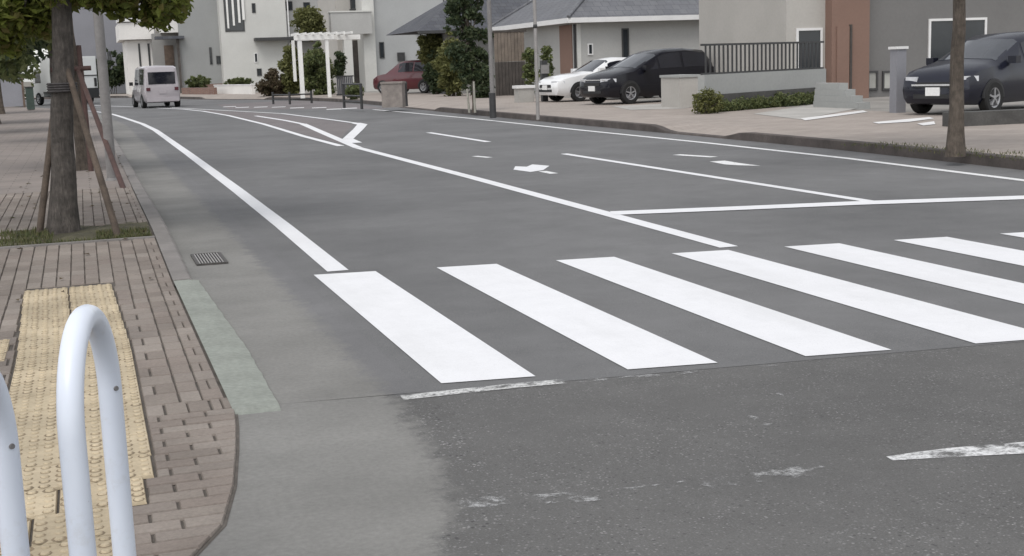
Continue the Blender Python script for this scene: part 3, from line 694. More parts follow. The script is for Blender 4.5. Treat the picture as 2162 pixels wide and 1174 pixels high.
# ------------------------------------------------------------------ vehicles
def ring(s):
    x, zb, zt, zr, wb, wr = s; h = zr-zt
    half = [(0, zb), (wb*.86, zb), (wb*.965, zb+.11), (wb, zb+(zt-zb)*.55), (wb*.955, zt), (wr, zr-min(.07, h*.4)), (wr*.84, zr), (0, zr+.025)]
    return [Vector((x, y, z)) for y, z in half]+[Vector((x, -y, z)) for y, z in reversed(half[1:-1])]
def at_st(st, x):
    for a, b in zip(st, st[1:]):
        if min(a[0], b[0]) <= x <= max(a[0], b[0]):
            u = (x-a[0])/(b[0]-a[0]); return tuple(p+(q-p)*u for p, q in zip(a, b))
    return st[-1]
def patch(rows, off):                # thin closed shell lifted off the surface
    mb = MB(); n = len(rows[0]); m_ = len(rows); V = [[Vector(p) for p in r] for r in rows]; N = []
    for i in range(m_):
        rr = []
        for k in range(n):
            du = V[min(i+1, m_-1)][k]-V[max(i-1, 0)][k]; dvv = V[i][min(k+1, n-1)]-V[i][max(k-1, 0)]; rr.append(du.cross(dvv).normalized())
        N.append(rr)
    return V, N
def shell(rows, centre, off=.008):
    V, N = patch(rows, off); c = Vector(centre); mid = V[len(V)//2][len(V[0])//2]; nm = N[len(V)//2][len(V[0])//2]
    sg = 1 if nm.dot(mid-c) > 0 else -1; mb = MB(); n = len(V[0])
    mb.grid([[p+q*sg*off for p, q in zip(r, s_)] for r, s_ in zip(V, N)]); k0 = len(mb.v)
    mb.grid([[p-q*sg*off*.6 for p, q in zip(r, s_)] for r, s_ in zip(V, N)])
    L = len(V); loop = [(0, k) for k in range(n)]+[(i, n-1) for i in range(1, L)]+[(L-1, k) for k in range(n-2, -1, -1)]+[(i, 0) for i in range(L-2, 0, -1)]
    for (a, b), (c_, d) in zip(loop, loop[1:]+loop[:1]): mb.f.append((a*n+b, c_*n+d, k0+c_*n+d, k0+a*n+b))
    return mb
def wheel(t, x, y, r, side):
    w = MB().lathe([(r*.62, -.10), (r*.93, -.105), (r, -.08), (r, .08), (r*.93, .105), (r*.62, .10), (r*.62, -.10)], 26, 'y', Matrix.Translation((x, y, r)))
    o = t.part('wheel', w, M['tyre'], world=False, smooth=40)
    rm = MB(); yo = side*.085
    rm.lathe([(r*.64, yo-side*.06), (r*.64, yo+side*.012), (r*.55, yo), (r*.5, yo-side*.05), (.001, yo-side*.055)], 26, 'y', Matrix.Translation((x, y, r)))
    for q in range(5):
        a = q*2*math.pi/5+.3; d = Vector((math.cos(a), 0, math.sin(a))); c = Vector((x, y+yo-side*.012, r)); rm.bar(c, c+d*r*.56, .035, .06)
    rm.lathe([(.05, yo-side*.02), (.045, yo+side*.02), (.001, yo+side*.022)], 12, 'y', Matrix.Translation((x, y, r)))
    t.part('rim', rm, M['rim'], o, world=False, smooth=40)
def car(name, label, cat, loc, rotz, st, paintm, wheels, wr, side_win, screen, back, front_bits=True, group=None, tail_z=.9, head_z=.7, plate=None, rail=False):
    t = Thing(name, label, cat, loc, rotz, group)
    rg_ = [ring(s) for s in st]; b = MB(); n = len(rg_[0])
    b.add([p for r in rg_ for p in r], [(i*n+k, i*n+(k+1) % n, (i+1)*n+(k+1) % n, (i+1)*n+k) for i in range(len(rg_)-1) for k in range(n)]+[tuple(range(n)), tuple(range((len(rg_)-1)*n, len(rg_)*n))])
    body = t.part('body', b, M[paintm], world=False, smooth=38)
    cx = (st[0][0]+st[-1][0])/2; cz = .8
    for sgn in (1, -1):
        for (xa, xb) in side_win:
            rows = []
            for q in range(7):
                r = ring(at_st(st, xa+(xb-xa)*q/6)); p4, p5 = r[4].copy(), r[5].copy()
                lo, hi = p4.lerp(p5, .10), p4.lerp(p5, .93); lo.y *= sgn; hi.y *= sgn; rows.append([lo, lo.lerp(hi, .5), hi])
            t.part('side_window', shell(rows, (cx, 0, cz)), M['car_glass'], world=False, smooth=30)
    for nm, seg, mm in (('windscreen', screen, 'screen_glass'), ('rear_window', back, 'car_glass')):
        if not seg: continue
        rows = []
        for q in range(7):
            r = ring(at_st(st, seg[0]+(seg[1]-seg[0])*q/6)); pts = [r[5].lerp(r[6], .25), r[6], r[6].lerp(r[7], .5), r[7]]; m2 = [Vector((p.x, -p.y, p.z)) for p in reversed(pts[:-1])]
            rows.append(pts+m2)
        t.part(nm, shell(rows, (cx, 0, cz)), M[mm], world=False, smooth=30)
    for (x, side) in [(x, s_) for x in wheels for s_ in (1, -1)]:
        w = max(at_st(st, x)[4], .5); zb = at_st(st, x)[1]
        arch = MB(); pr = []; 
        for q in range(15):
            a = math.pi*q/14; pr.append((x+math.cos(a)*wr*1.16, wr+math.sin(a)*wr*1.16))
        yb0, yb1 = side*(w*.9), side*(w+.006)
        k = len(pr); arch.add([(p, yb0, z) for p, z in pr]+[(p, yb1, z) for p, z in pr], [(i, i+1, k+i+1, k+i) for i in range(k-1)]+[tuple(range(k)), tuple(range(k, 2*k))])
        t.part('wheel_arch', arch, M['black_plastic'], body, world=False); wheel(t, x, side*(w-.075), wr, side)
    return t, st
def onend(t, st, x, name, y0, y1, z0, z1, m, d=.03, parent=None, label=None):   # small block set on the front/rear face
    b = MB().box((x-d, y0, z0), (x+d, y1, z1)); return t.part(name, b, M[m], parent, world=False, label=label)
# silver van ahead on the road
VAN = [(-2.16, .34, .95, 1.70, .76, .64), (-2.12, .27, 1.0, 1.86, .80, .68), (-1.95, .24, 1.0, 1.93, .84, .72), (-.6, .24, 1.0, 1.95, .86, .74), (.75, .24, 1.0, 1.93, .86, .73), (1.1, .24, .99, 1.84, .85, .71), (1.75, .26, .97, 1.1, .83, .70), (2.05, .27, .86, .92, .80, .68), (2.2, .33, .74, .78, .70, .6)]
vp = G(347, 227.5); vloc = (vp.x+.05-.3, vp.y+2.1, 0)
t, st = car('silver_van', 'silver boxy van driving away along the road, dark rear window', 'van', vloc, R(90+6), VAN, 'silver_paint', (1.45, -1.35), .31, ((-1.8, -.7), (-.6, .35), (.43, 1.0)), (1.2, 1.72), None)
onend(t, st, -2.13, 'rear_window', -.62, .62, 1.10, 1.66, 'car_glass', .045)
for s_ in (1, -1): onend(t, st, -2.15, 'tail_light', s_*.56, s_*.74, .80, .95, 'lamp_red', .04)
onend(t, st, -2.17, 'number_plate', -.17, .17, .66, .80, 'silver_paint', .02); onend(t, st, -2.15, 'rear_bumper', -.74, .74, .30, .50, 'silver_paint', .06)
for s_ in (1, -1): t.part('mirror', MB().box((1.05, s_*.86, 1.05), (1.2, s_*1.02, 1.22)), M['black_plastic'], world=False)
# white sedan and black one-box car parked nose to the street
SED = [(2.25, .34, .56, .60, .62, .5), (2.18, .24, .66, .70, .78, .66), (1.9, .2, .78, .83, .86, .74), (1.35, .2, .87, .92, .87, .76), (.82, .2, .92, .97, .87, .76), (.1, .2, .93, 1.36, .87, .63), (-.25, .2, .93, 1.42, .87, .62), (-.9, .2, .94, 1.40, .87, .61), (-1.75, .22, .95, 1.06, .86, .68), (-2.15, .28, .93, .98, .82, .68), (-2.25, .4, .85, .9, .74, .6)]
def front_face(t, st, xf, wide, zh, pm, plate=True):
    xf = st[0][0]+.012
    for s_ in (1, -1):
        pl = [(xf-.035, s_*.40), (xf-.075, s_*.70), (xf-.32, s_*.835), (xf-.34, s_*.40)]
        t.part('headlight', MB().prism(pl if s_ > 0 else pl[::-1], zh-.02, zh+.085), M['lamp_clear'], world=False)
        t.part('fog_light', MB().prism([(xf-.03, s_*.50), (xf-.06, s_*.68), (xf-.25, s_*.68), (xf-.25, s_*.50)], .36, .47), M['black_plastic'], world=False)
    onend(t, st, xf-.03, 'grille', -.40, .40, zh-.13, zh-.03, 'black_plastic', .035); onend(t, st, xf-.03, 'air_intake', -.46, .46, .345, .43, 'black_plastic', .032)
    if plate: onend(t, st, xf+.01, 'number_plate', -.165, .165, .42, .575, 'plate', .012)
wpos = G(1225, 214, .14)
t, st = car('white_sedan', 'white sedan parked nose out beside the taller black car', 'car', (wpos.x+1.2, wpos.y+.9, .14), R(180+8), SED, 'white_paint', (1.4, -1.35), .31, ((-1.4, -.5), (-.42, .32)), (.14, .80), (-1.7, -.95)); front_face(t, st, 2.22, .8, .62, 'white_paint')
for s_ in (1, -1): t.part('mirror', MB().box((.5, s_*.86, .95), (.68, s_*1.03, 1.09)), M['white_paint'], world=False)
BOX = [(2.22, .34, .60, .64, .62, .5), (2.14, .24, .74, .78, .78, .66), (1.85, .2, .88, .93, .86, .74), (1.45, .2, .95, 1.02, .875, .74), (1.1, .2, .97, 1.10, .88, .73), (.2, .2, .99, 1.50, .88, .68), (-.2, .2, .99, 1.60, .88, .68), (-.9, .2, 1.0, 1.63, .88, .68), (-1.7, .22, 1.0, 1.56, .87, .66), (-2.1, .26, .98, 1.15, .85, .64), (-2.22, .38, .9, .95, .78, .6)]
bpos = G(1310, 220, .14)
t, st = car('black_car', 'glossy black one-box car parked nose out nearest the house wall', 'car', (bpos.x+1.40, bpos.y+.95, .14), R(180+14), BOX, 'black_paint', (1.42, -1.35), .33, ((-1.75, -.75), (-.65, .2), (.28, .85)), (.25, 1.12), (-2.05, -1.72)); front_face(t, st, 2.18, .8, .70, 'black_paint')
for s_ in (1, -1): t.part('mirror', MB().box((.75, s_*.87, 1.0), (.93, s_*1.05, 1.15)), M['black_paint'], world=False)
onend(t, st, 2.16, 'chrome_strip', -.62, .62, .735, .765, 'chrome', .03)
# wine red car and pearl wagon by the gate
rp = G(842, 206, .14)
WAG = [(2.22, .36, .62, .66, .64, .5), (2.14, .26, .78, .82, .80, .68), (1.8, .22, .94, .99, .88, .76), (1.2, .22, 1.02, 1.07, .89, .76), (.45, .22, 1.05, 1.60, .89, .66), (.0, .22, 1.05, 1.68, .89, .67), (-1.2, .22, 1.06, 1.68, .89, .67), (-1.75, .24, 1.06, 1.60, .88, .66), (-2.1, .3, 1.02, 1.16, .85, .68), (-2.2, .36, .98, 1.06, .82, .66), (-2.24, .46, .9, .95, .78, .6)]
t, st = car('red_car', 'wine red tall hatchback parked behind the squat stone post, tail to the right', 'car', (D(845, 180, 66).x+.75, 66, .14), R(126), WAG, 'wine_paint', (1.4, -1.35), .33, ((-1.7, -.7), (-.6, .35)), (.5, 1.15), (-2.08, -1.80)); front_face(t, st, 2.2, .8, .72, 'wine_paint')
for s_ in (1, -1):
    pl = [(-2.15, s_*.86), (-2.26, s_*.72), (-2.25, s_*.50), (-2.0, s_*.50), (-1.9, s_*.88)]; t.part('tail_light', MB().prism(pl, .80, .98), M['lamp_red'], world=False)
onend(t, st, -2.25, 'number_plate', -.165, .165, .56, .70, 'plate', .012); t.part('roof_spoiler', MB().prism([(-1.75, -.62), (-1.95, -.58), (-1.95, .58), (-1.75, .62)], 1.60, 1.635), M['wine_paint'], world=False)
# dark car at the right
np_ = G(1962, 247, .14)
t, st = car('navy_car', 'very dark blue car with a white plate parked behind the right street tree', 'car', (np_.x+2.45, np_.y+1.15, .14), R(180+20), BOX, 'navy_paint', (1.42, -1.35), .33, ((-1.75, -.75), (-.65, .2), (.28, .85)), (.25, 1.12), (-2.05, -1.72)); front_face(t, st, 2.18, .8, .70, 'navy_paint', False)
onend(t, st, 2.235, 'number_plate', -.165, .165, .40, .57, 'plate', .012); onend(t, st, 2.20, 'chrome_strip', -.50, .50, .60, .635, 'chrome', .04)
for s_ in (1, -1): t.part('mirror', MB().box((.75, s_*.87, 1.0), (.93, s_*1.05, 1.15)), M['navy_paint'], world=False)
# white box truck on the bend
tp = G(140, 222); t = Thing('white_truck', 'white box truck on the bend half hidden by the left tree trunk', 'truck', (tp.x, tp.y+2, 0), R(90+24))
t.part('cargo_box', MB().box((-2.3, -.98, .78), (1.0, .98, 2.75)), M['truck_paint'], world=False)
t.part('rear_door', MB().box((-2.335, -.93, .84), (-2.303, -.01, 2.68)), M['truck_paint'], world=False); t.part('rear_door', MB().box((-2.335, .01, .84), (-2.303, .93, 2.68)), M['truck_paint'], world=False)
t.part('door_bar', MB().box((-2.365, -.95, 1.62), (-2.337, .95, 1.68)), M['dark_steel'], world=False)
c = MB(); c.add([(1.05, -.9, .5), (2.5, -.9, .5), (2.5, -.9, 1.2), (2.25, -.9, 2.1), (1.05, -.9, 2.15), (1.05, .9, .5), (2.5, .9, .5), (2.5, .9, 1.2), (2.25, .9, 2.1), (1.05, .9, 2.15)], [(0, 1, 2, 3, 4), (5, 9, 8, 7, 6), (0, 5, 6, 1), (1, 6, 7, 2), (2, 7, 8, 3), (3, 8, 9, 4), (4, 9, 5, 0)]); t.part('cab', c, M['truck_paint'], world=False)
for s_ in (1, -1):
    t.part('cab_window', MB().box((1.3, s_*.895, 1.3), (2.1, s_*.91, 1.95)), M['car_glass'], world=False)
    t.part('tail_light', MB().box((-2.39, s_*.76, 1.02), (-2.337, s_*.90, 1.5)), M['black_plastic'], world=False)
    for x in (-1.35, 1.75): wheel(t, x, s_*.85, .37, s_)
t.part('bumper', MB().box((-2.42, -.97, .36), (-2.345, .97, .93)), M['black_plastic'], world=False); t.part('chassis', MB().box((-2.2, -.45, .45), (2.4, .45, .775)), M['black_plastic'], world=False)
# ------------------------------------------------------------------ right side street furniture and trees
rb = G(2018, 326, .14)
blr = clumps((rb.x, rb.y, 4.4), (2.0, 2.0, 1.5), 40, .5, 31, .1)
tree('street_tree', 'brown street tree trunk at the right kerb in front of the dark blue car', 'tree', rb, 3.2, .098, blr, 4500, .10, 'leaf_mid', 'bark2', 31, 'street trees along the right kerb')
gm = MB(); blades(gm, (rb.x-.1, rb.y-2.0, rb.x+.7, rb.y+2.6), 750, .04, 9, .138); struct('kerbside_grass', gm, M['grass'], kind='stuff', sheet=False)
yb = G(998, 236, .14)
blr = clumps((yb.x-.1, yb.y+.3, 2.0), (.75, .5, 1.2), 22, .13, 36, .3)+clumps((yb.x+.05, yb.y+.3, 2.5), (.56, .5, 1.7), 60, .21, 33, .0)+clumps((yb.x-.35, yb.y+.3, 3.4), (.4, .4, .5), 8, .16, 35)+clumps((yb.x+.25, yb.y+.3, 1.5), (.45, .4, .4), 8, .2, 34)
tree('street_tree', 'slim dark green young tree held by two pale stakes at the right kerb', 'tree', (yb.x+.1, yb.y+.2, .14), 2.2, .05, blr, 7500, .07, 'leaf_dark', 'bark2', 33, 'street trees along the right kerb')
t = Thing('tree_stakes', 'two pale stakes flanking the slim young tree at the right kerb', 'tree support', (yb.x, yb.y, .14))
for px, py, tpx, tpy in ((991, 238, 986, 188), (1003, 238, 1000, 172)):
    a = G(px, py, .12); b = D(tpx, tpy, a.y); t.part('stake', MB().tube([a, b], [.034, .03], 10), M['palestake'], smooth=60)
t.part('tie', MB().tube([D(984, 195, yb.y-.06), D(1008, 193, yb.y-.06)], .018, 8), M['rope'])
p = G(1041, 246, .14); t = Thing('utility_pole', 'dark grey pole with a thicker black foot, beside the young tree', 'pole', (p.x, p.y, .14))
t.part('shaft', MB().tube([(p.x, p.y, .12), (p.x, p.y, 4), (p.x, p.y, 7)], [.06, .056, .05], 14), M['steel'], smooth=50)
t.part('foot_sleeve', MB().tube([(p.x, p.y, .1), (p.x, p.y, .75)], .088, 14), M['dark_steel'], smooth=50)
p = G(1136, 251, .14); t = Thing('sign_pole', 'slim pale grey pole by the kerb before the white sedan', 'pole', (p.x, p.y, .14))
t.part('shaft', MB().tube([(p.x, p.y, .12), (p.x, p.y, 3.05)], .042, 12), M['light_steel'], smooth=50)
t.part('cap', MB().lathe([(.05, 3.0), (.055, 3.04), (.04, 3.09), (.001, 3.10)], 12, M=Matrix.Translation((p.x, p.y, 0))), M['steel'], smooth=50)
t.part('band', MB().lathe([(.045, 2.3), (.052, 2.31), (.052, 2.38), (.045, 2.39)], 12, M=Matrix.Translation((p.x, p.y, 0))), M['dark_steel'], smooth=50)
# stone gatepost
sp = G(832, 226, .14); w = .42
t = Thing('stone_gatepost', 'squat grey brown stone post on the pavement before the red car', 'post', (sp.x, sp.y, .14), R(-22))
t.part('block', MB().box((-.36, -.36, 0), (.36, .36, .80)), M['stone'], world=False); t.part('cap', MB().box((-.385, -.385, .803), (.385, .385, .87)), M['stone'], world=False); t.part('panel', MB().box((-.362-.02, -.2, .2), (-.362, .2, .62)), M['pale_concrete'], world=False)
# pipe guard rails on the far kerb
def guard(label, pxs, py, hgt, kind):
    ps = [G(px, y_, .14) for px, y_ in zip(pxs, py)]; t = Thing('guard_rail', label, 'railing', ps[0], 0, 'dark guard rails on the far kerb')
    for q in ps: t.part('post', MB().tube([(q.x, q.y, .1), (q.x, q.y, hgt)], .05, 12), M['dark_steel'], smooth=50)
    for a, b in zip(ps, ps[1:]):
        for z in kind: t.part('rail', MB().tube([(a.x, a.y, z), (b.x, b.y, z)], .03, 10), M['dark_steel'], smooth=50)
    return t
guard('low dark guard rail at the kerb left of the white pergola', (577, 612, 658), (218, 218.5, 216), .62, (.50, .30))
guard('taller dark guard rail at the kerb between pergola and gatepost', (727, 764), (226, 228), .98, (.96, .55, .35))
p = G(858, 222, .14); single('bollard', MB().lathe([(.07, .1), (.06, .16), (.055, .85), (.065, .87), (.065, .93), (.045, .98), (.001, 1.0)], 16, M=Matrix.Translation((p.x, p.y, 0))), M['dark_steel'], 'single dark bollard right of the squat stone post', 'bollard', smooth=40, loc=Vector((p.x, p.y, .14)))
# ------------------------------------------------------------------ houses
def hbox(px0, px1, pyt, Y, depth, zb=.1, ztop=None):
    a, b = D(px0, 150, Y), D(px1, 150, Y); zt = ztop if ztop else D((px0+px1)/2, pyt, Y).z
    return MB().box((a.x, Y, zb), (b.x, Y+depth, zt))
def win(t, px0, py0, px1, py1, Y, frame='window_frame', pane='pane', sill=None, mull=0, name='window', par=None, fw_=.07, bars=0):
    a, b = D(px0, py0, Y), D(px1, py1, Y); x0, x1, z1, z0 = a.x, b.x, a.z, b.z; m = MB(); f = fw_
    m.box((x0, Y-.05, z0), (x0+f, Y-.002, z1)); m.box((x1-f, Y-.05, z0), (x1, Y-.002, z1)); m.box((x0+f, Y-.05, z1-f), (x1-f, Y-.002, z1)); m.box((x0+f, Y-.05, z0), (x1-f, Y-.002, z0+f))
    for q in range(mull): xm = x0+(x1-x0)*(q+1)/(mull+1); m.box((xm-f/2, Y-.048, z0+f), (xm+f/2, Y-.002, z1-f))
    for q in range(bars): zm = z0+(z1-z0)*(q+1)/(bars+1); m.box((x0+f, Y-.047, zm-f/2), (x1-f, Y-.002, zm+f/2))
    w_ = t.part(name, m, M[frame], par)
    t.part('pane', MB().box((x0+f, Y-.02, z0+f), (x1-f, Y-.003, z1-f)), M[pane], w_)
    if sill: t.part('sill', MB().box((x0-.06, Y-.12, z0-.07), (x1+.06, Y-.002, z0-.002)), M[sill], w_)
    return w_
# lilac-grey block far left
Y = 118; t = Thing('house', 'lilac grey block beyond the bend behind the steel pole', 'house', (D(235, 190, Y).x, Y, 0), 0, 'houses along the street')
t.part('wall', hbox(150, 350, -60, Y, 9), M['lilac_wall']); win(t, 203, 108, 214, 138, Y); win(t, 226, 108, 236, 138, Y)
t.part('roof', MB().box((D(146, 0, Y).x, Y-.4, D(200, -60, Y).z), (D(354, 0, Y).x, Y+9.4, D(200, -66, Y).z)), M['dark_roof'])
Y = 117; shrub('hedge_bush', 'dark hedge at the foot of the lilac grey block', (D(236, 180, 115).x, 115, 2.0), (2.1, .9, 1.9), 3600, .17, 'leaf_dark', 55, 'bush', 20)
# white house with two slit windows
Y = 104; t = Thing('house', 'white house with two tall slit windows behind the van', 'house', (D(300, 190, Y).x, Y, 0), 0, 'houses along the street')
t.part('wall', hbox(270, 352, 84, Y, 8), M['white_wall']); t.part('upper_wall', hbox(258, 332, 47, Y-.6, 8.6, D(258, 84, Y-.6).z, D(300, 47, Y-.6).z), M['white_wall'])
t.part('parapet', hbox(256, 312, 40, Y-.75, 3, D(256, 46, Y-.75).z, D(300, 38, Y-.75).z), M['trim'])
win(t, 291, 92, 299, 140, Y, fw_=.05); win(t, 311, 92, 319, 140, Y, fw_=.05)
# grey porch house
Y = 101; t = Thing('house', 'cream upper storey over a dim recessed porch, right of the white house', 'house', (D(360, 190, Y).x, Y, 0), 0, 'houses along the street')
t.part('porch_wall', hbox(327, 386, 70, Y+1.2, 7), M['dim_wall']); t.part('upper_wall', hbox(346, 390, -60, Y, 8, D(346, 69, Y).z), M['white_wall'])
t.part('canopy', MB().box((D(326, 82, Y).x, Y-1.2, D(326, 84, Y).z), (D(386, 72, Y).x, Y-.01, D(326, 78, Y).z)), M['dark_roof'])
d = t.part('door', MB().box((D(352, 150, Y).x, Y+1.13, .15), (D(372, 150, Y).x, Y+1.19, D(352, 95, Y).z)), M['wood']); t.part('handle', MB().box((D(368, 150, Y).x, Y+1.09, 1.2), (D(369.5, 150, Y).x, Y+1.128, 1.6)), M['steel'], d)
t.part('porch_post', MB().box((D(376, 150, Y).x, Y-.9, .12), (D(381, 150, Y).x, Y-.65, D(378, 80, Y).z)), M['wood_dark'])
win(t, 358, 5, 380, 40, Y, pane='pane')
# grey house
Y = 100.4; t = Thing('house', 'plain grey house with one slit window between van and cream house', 'house', (D(425, 190, Y).x, Y, 0), 0, 'houses along the street')
t.part('wall', hbox(384, 478, -80, Y, 9), M['grey_wall']); win(t, 441, 100, 449, 136, Y, fw_=.05); win(t, 456, 118, 470, 135, Y, pane='pane', fw_=.05)
t.part('roof', MB().box((D(381, 0, Y).x, Y-.5, D(430, -80, Y).z), (D(482, 0, Y).x, Y+9.5, D(430, -87, Y).z)), M['dark_roof'])
t.part('base_band', MB().box((D(384, 0, Y).x+.02, Y-.03, .1), (D(478, 0, Y).x-.02, Y-.002, .75)), M['brick_red'])
# cream house behind the pergola
Y = 99; hx = D(600, 190, Y).x; t = Thing('house', 'cream two storey house with louvred window and dark canopy behind the pergola', 'house', (hx, Y, 0), 0, 'houses along the street')
t.part('wall', hbox(472, 611, -90, Y, 9), M['cream_wall']); t.part('side_wing', hbox(611.2, 790, -90, Y+1.0, 8), M['mid_wall'])
w_ = win(t, 469, -30, 517, 66, Y, frame='window_frame', pane='pane')
for q, px in enumerate((474, 486, 498, 507)):
    a, b = D(px, -30, Y), D(px+10, 60-6*q, Y); t.part('louvre', MB().box((a.x, Y-.11, b.z), (b.x, Y-.055, a.z)), M['white_metal'], w_)
win(t, 531, 7, 540, 27, Y, fw_=.05); win(t, 601, 3, 618, 22, Y+1.0, fw_=.05); win(t, 640, 5, 655, 22, Y+1.0, fw_=.05); win(t, 536, 112, 545, 132, Y, frame='trim', fw_=.05)
win(t, 542, 145, 553, 160, Y, fw_=.04)
t.part('canopy', MB().box((D(530, 0, Y).x, Y-1.0, D(560, 86, Y).z), (D(612, 0, Y).x, Y-.01, D(560, 80, Y).z)), M['window_frame'])
t.part('wing_canopy', MB().box((D(611.5, 0, Y).x, Y-.6, D(660, 87, Y).z), (D(705, 0, Y).x, Y+.98, D(660, 81, Y).z)), M['window_frame'])
t.part('roof', MB().box((D(465, 0, Y).x, Y-.6, D(560, -90, Y).z), (D(793, 0, Y).x, Y+9.6, D(560, -100, Y).z)), M['dark_roof'])
t.part('downpipe', MB().tube([(D(606, 0, Y).x, Y-.07, .2), (D(606, 0, Y).x, Y-.07, D(606, 90, Y).z)], .05, 8), M['trim'], smooth=50)
t.part('downpipe', MB().tube([(D(606, 0, Y).x, Y-.07, D(606, 78, Y).z), (D(606, 0, Y).x, Y-.07, 9)], .05, 8), M['trim'], smooth=50)
# pale house with balcony and porch
Y = 77; t = Thing('house', 'pale grey house with a boxy balcony above the porch, behind the red car', 'house', (D(850, 190, Y).x, Y, 0), 0, 'houses along the street')
t.part('wall', hbox(786, 1010, -120, Y, 9), M['pale_grey_wall']); t.part('corner_wall', hbox(771, 796, -120, Y-.25, 3), M['cream_wall'])
t.part('entrance_wall', hbox(716, 785.5, -120, Y+1.6, 6), M['beige_wall'])
bal = t.part('balcony', MB().box((D(690, 0, Y).x, Y-.9, D(700, 74, Y).z), (D(776, 0, Y).x, Y-.26, D(700, 28, Y).z)), M['mid_wall']); t.part('balcony_cap', MB().box((D(688, 0, Y).x, Y-.95, D(700, 28, Y).z+.003), (D(778, 0, Y).x, Y-.24, D(700, 25, Y).z)), M['cream_wall'], bal)
t.part('porch_column', MB().box((D(716, 0, Y).x, Y-.8, .12), (D(733, 0, Y).x, Y-.3, D(720, 76, Y).z)), M['cream_wall'])
d = t.part('door', MB().box((D(745, 0, Y).x, Y+1.53, .15), (D(768, 0, Y).x, Y+1.59, D(750, 84, Y).z)), M['wood_dark']); t.part('handle', MB().box((D(748, 0, Y).x, Y+1.48, 1.1), (D(749.5, 0, Y).x, Y+1.528, 1.6)), M['light_steel'], d)
win(t, 737, -30, 766, 19, Y-.27+0.0, sill='window_frame', mull=1) if False else win(t, 737, -30, 766, 19, Y+1.6, sill='window_frame', mull=1)
win(t, 800, 89, 812, 123, Y, fw_=.05); win(t, 934, -30, 948, 13, Y, frame='window_frame', pane='pale_pane')
t.part('meter_box', MB().box((D(833, 0, Y).x, Y-.16, D(840, 129, Y).z), (D(848, 0, Y).x, Y-.003, D(840, 111, Y).z)), M['dark_steel']); t.part('vent_hood', MB().box((D(874, 0, Y).x, Y-.2, D(880, 70, Y).z), (D(886, 0, Y).x, Y-.003, D(880, 62, Y).z)), M['dark_steel'])
t.part('roof', MB().box((D(714, 0, Y).x, Y-.5, D(850, -120, Y).z), (D(1014, 0, Y).x, Y+9.5, D(850, -130, Y).z)), M['dark_roof'])
# white pergola gate
Y = 64.5; t = Thing('pergola', 'white flat topped pergola arch over the garden gate', 'pergola', (D(665, 208, Y).x, Y, .14))
for px, w_ in ((636, .20), (693, .16)):
    a = D(px, 150, Y); t.part('post', MB().box((a.x-w_/2, Y-w_/2, .1), (a.x+w_/2, Y+w_/2, D(px, 84, Y).z)), M['white_metal'])
for px in (629, ):
    a = D(px, 150, Y-.05); t.part('post', MB().box((a.x-.07, Y+.9, D(px, 172, Y).z), (a.x+.07, Y+1.05, D(px, 84, Y).z)), M['white_metal'])
zt = D(665, 84, Y).z; xa, xb = D(616, 0, Y).x, D(768, 0, Y).x
t.part('beam', MB().box((xa, Y-.12, zt+.003), (D(700, 0, Y).x, Y+.12, zt+.24)), M['white_metal']); t.part('beam', MB().box((xa+.3, Y+1.3, zt+.003), (xb, Y+1.5, zt+.24)), M['white_metal'])
for q in range(8): xq = xa+.15+q*(xb-xa-.9)/7; t.part('rafter', MB().box((xq-.04, Y-.35, zt+.243), (xq+.04, Y+1.75, zt+.36)), M['white_metal'])
# garden gate panel right of pergola post
Y = 66.2; t = Thing('garden_gate', 'dark slatted garden gate right of the white pergola post', 'gate', (D(716, 205, Y).x, Y, .14)); m = MB()
x0, x1 = D(701, 0, Y).x, D(736, 0, Y).x; zt = D(716, 160, Y).z
for q in range(9): xq = x0+.05+q*(x1-x0-.1)/8; m.box((xq-.035, Y-.02, .2), (xq+.035, Y+.02, zt-.06))
t.part('slats', m, mat('charcoal slats', (.085, .085, .095), .6, .2, 4)); m = MB(); m.box((x0-.04, Y-.035, zt-.06), (x1+.04, Y+.035, zt)); m.box((x0-.04, Y-.035, .17), (x1+.04, Y+.035, .24)); t.part('gate_frame', m, M['dark_steel'])
# low garden walls and planting at left of pergola
def lowwall(label, px0, py0, px1, py1, h, m, capm, th=.22, name='garden_wall'):
    a, b = G(px0, py0, .14), G(px1, py1, .14); t = Thing(name, label, 'wall', ((a.x+b.x)/2, (a.y+b.y)/2, .14)); d = (b-a).normalized(); n_ = Vector((-d.y, d.x, 0))*th
    n_ = n_ if n_.y > 0 else -n_
    t.part('wall', MB().prism([a.xy, b.xy, (b+n_).xy, (a+n_).xy], .08, .14+h), M[m])
    if capm: e = d*.03; k = n_*.12; t.part('coping', MB().prism([(a-e-k).xy, (b+e-k).xy, (b+n_+e+k).xy, (a+n_-e+k).xy], .143+h, .143+h+.06), M[capm])
    return t
lowwall('low white garden wall in front of the cream house', 453, 198, 532, 199, .55, 'white_wall', 'trim'); lowwall('low red brown brick wall right of the van', 384, 199, 452, 199.5, .45, 'brick_red', None)
def sh(label, px0, px1, pyt, pyb, Y, n, size, leaf, seed, dz=.9, name='garden_shrub', nb=16):
    a, b = D(px0, pyt, Y), D(px1, pyb, Y); c = ((a.x+b.x)/2, Y, (a.z+b.z)/2); return shrub(name, label, c, ((b.x-a.x)/2*.85, dz, abs(a.z-b.z)/2*.9), int(n*1.25), size, leaf, seed, 'shrub', nb, 'garden shrubs by the houses')
sh('low dark hedge on top of the white garden wall', 468, 540, 166, 184, 95.2, 1700, .11, 'leaf_mid', 61, .4)
sh('grey green hedge behind the low brick wall', 386, 452, 160, 188, 93.4, 1500, .11, 'leaf_mid', 62, .5)
sh('spreading reddish brown shrub mound beside the white garden wall', 530, 626, 150, 208, 74.0, 3600, .10, 'leaf_brown', 63, 1.1)
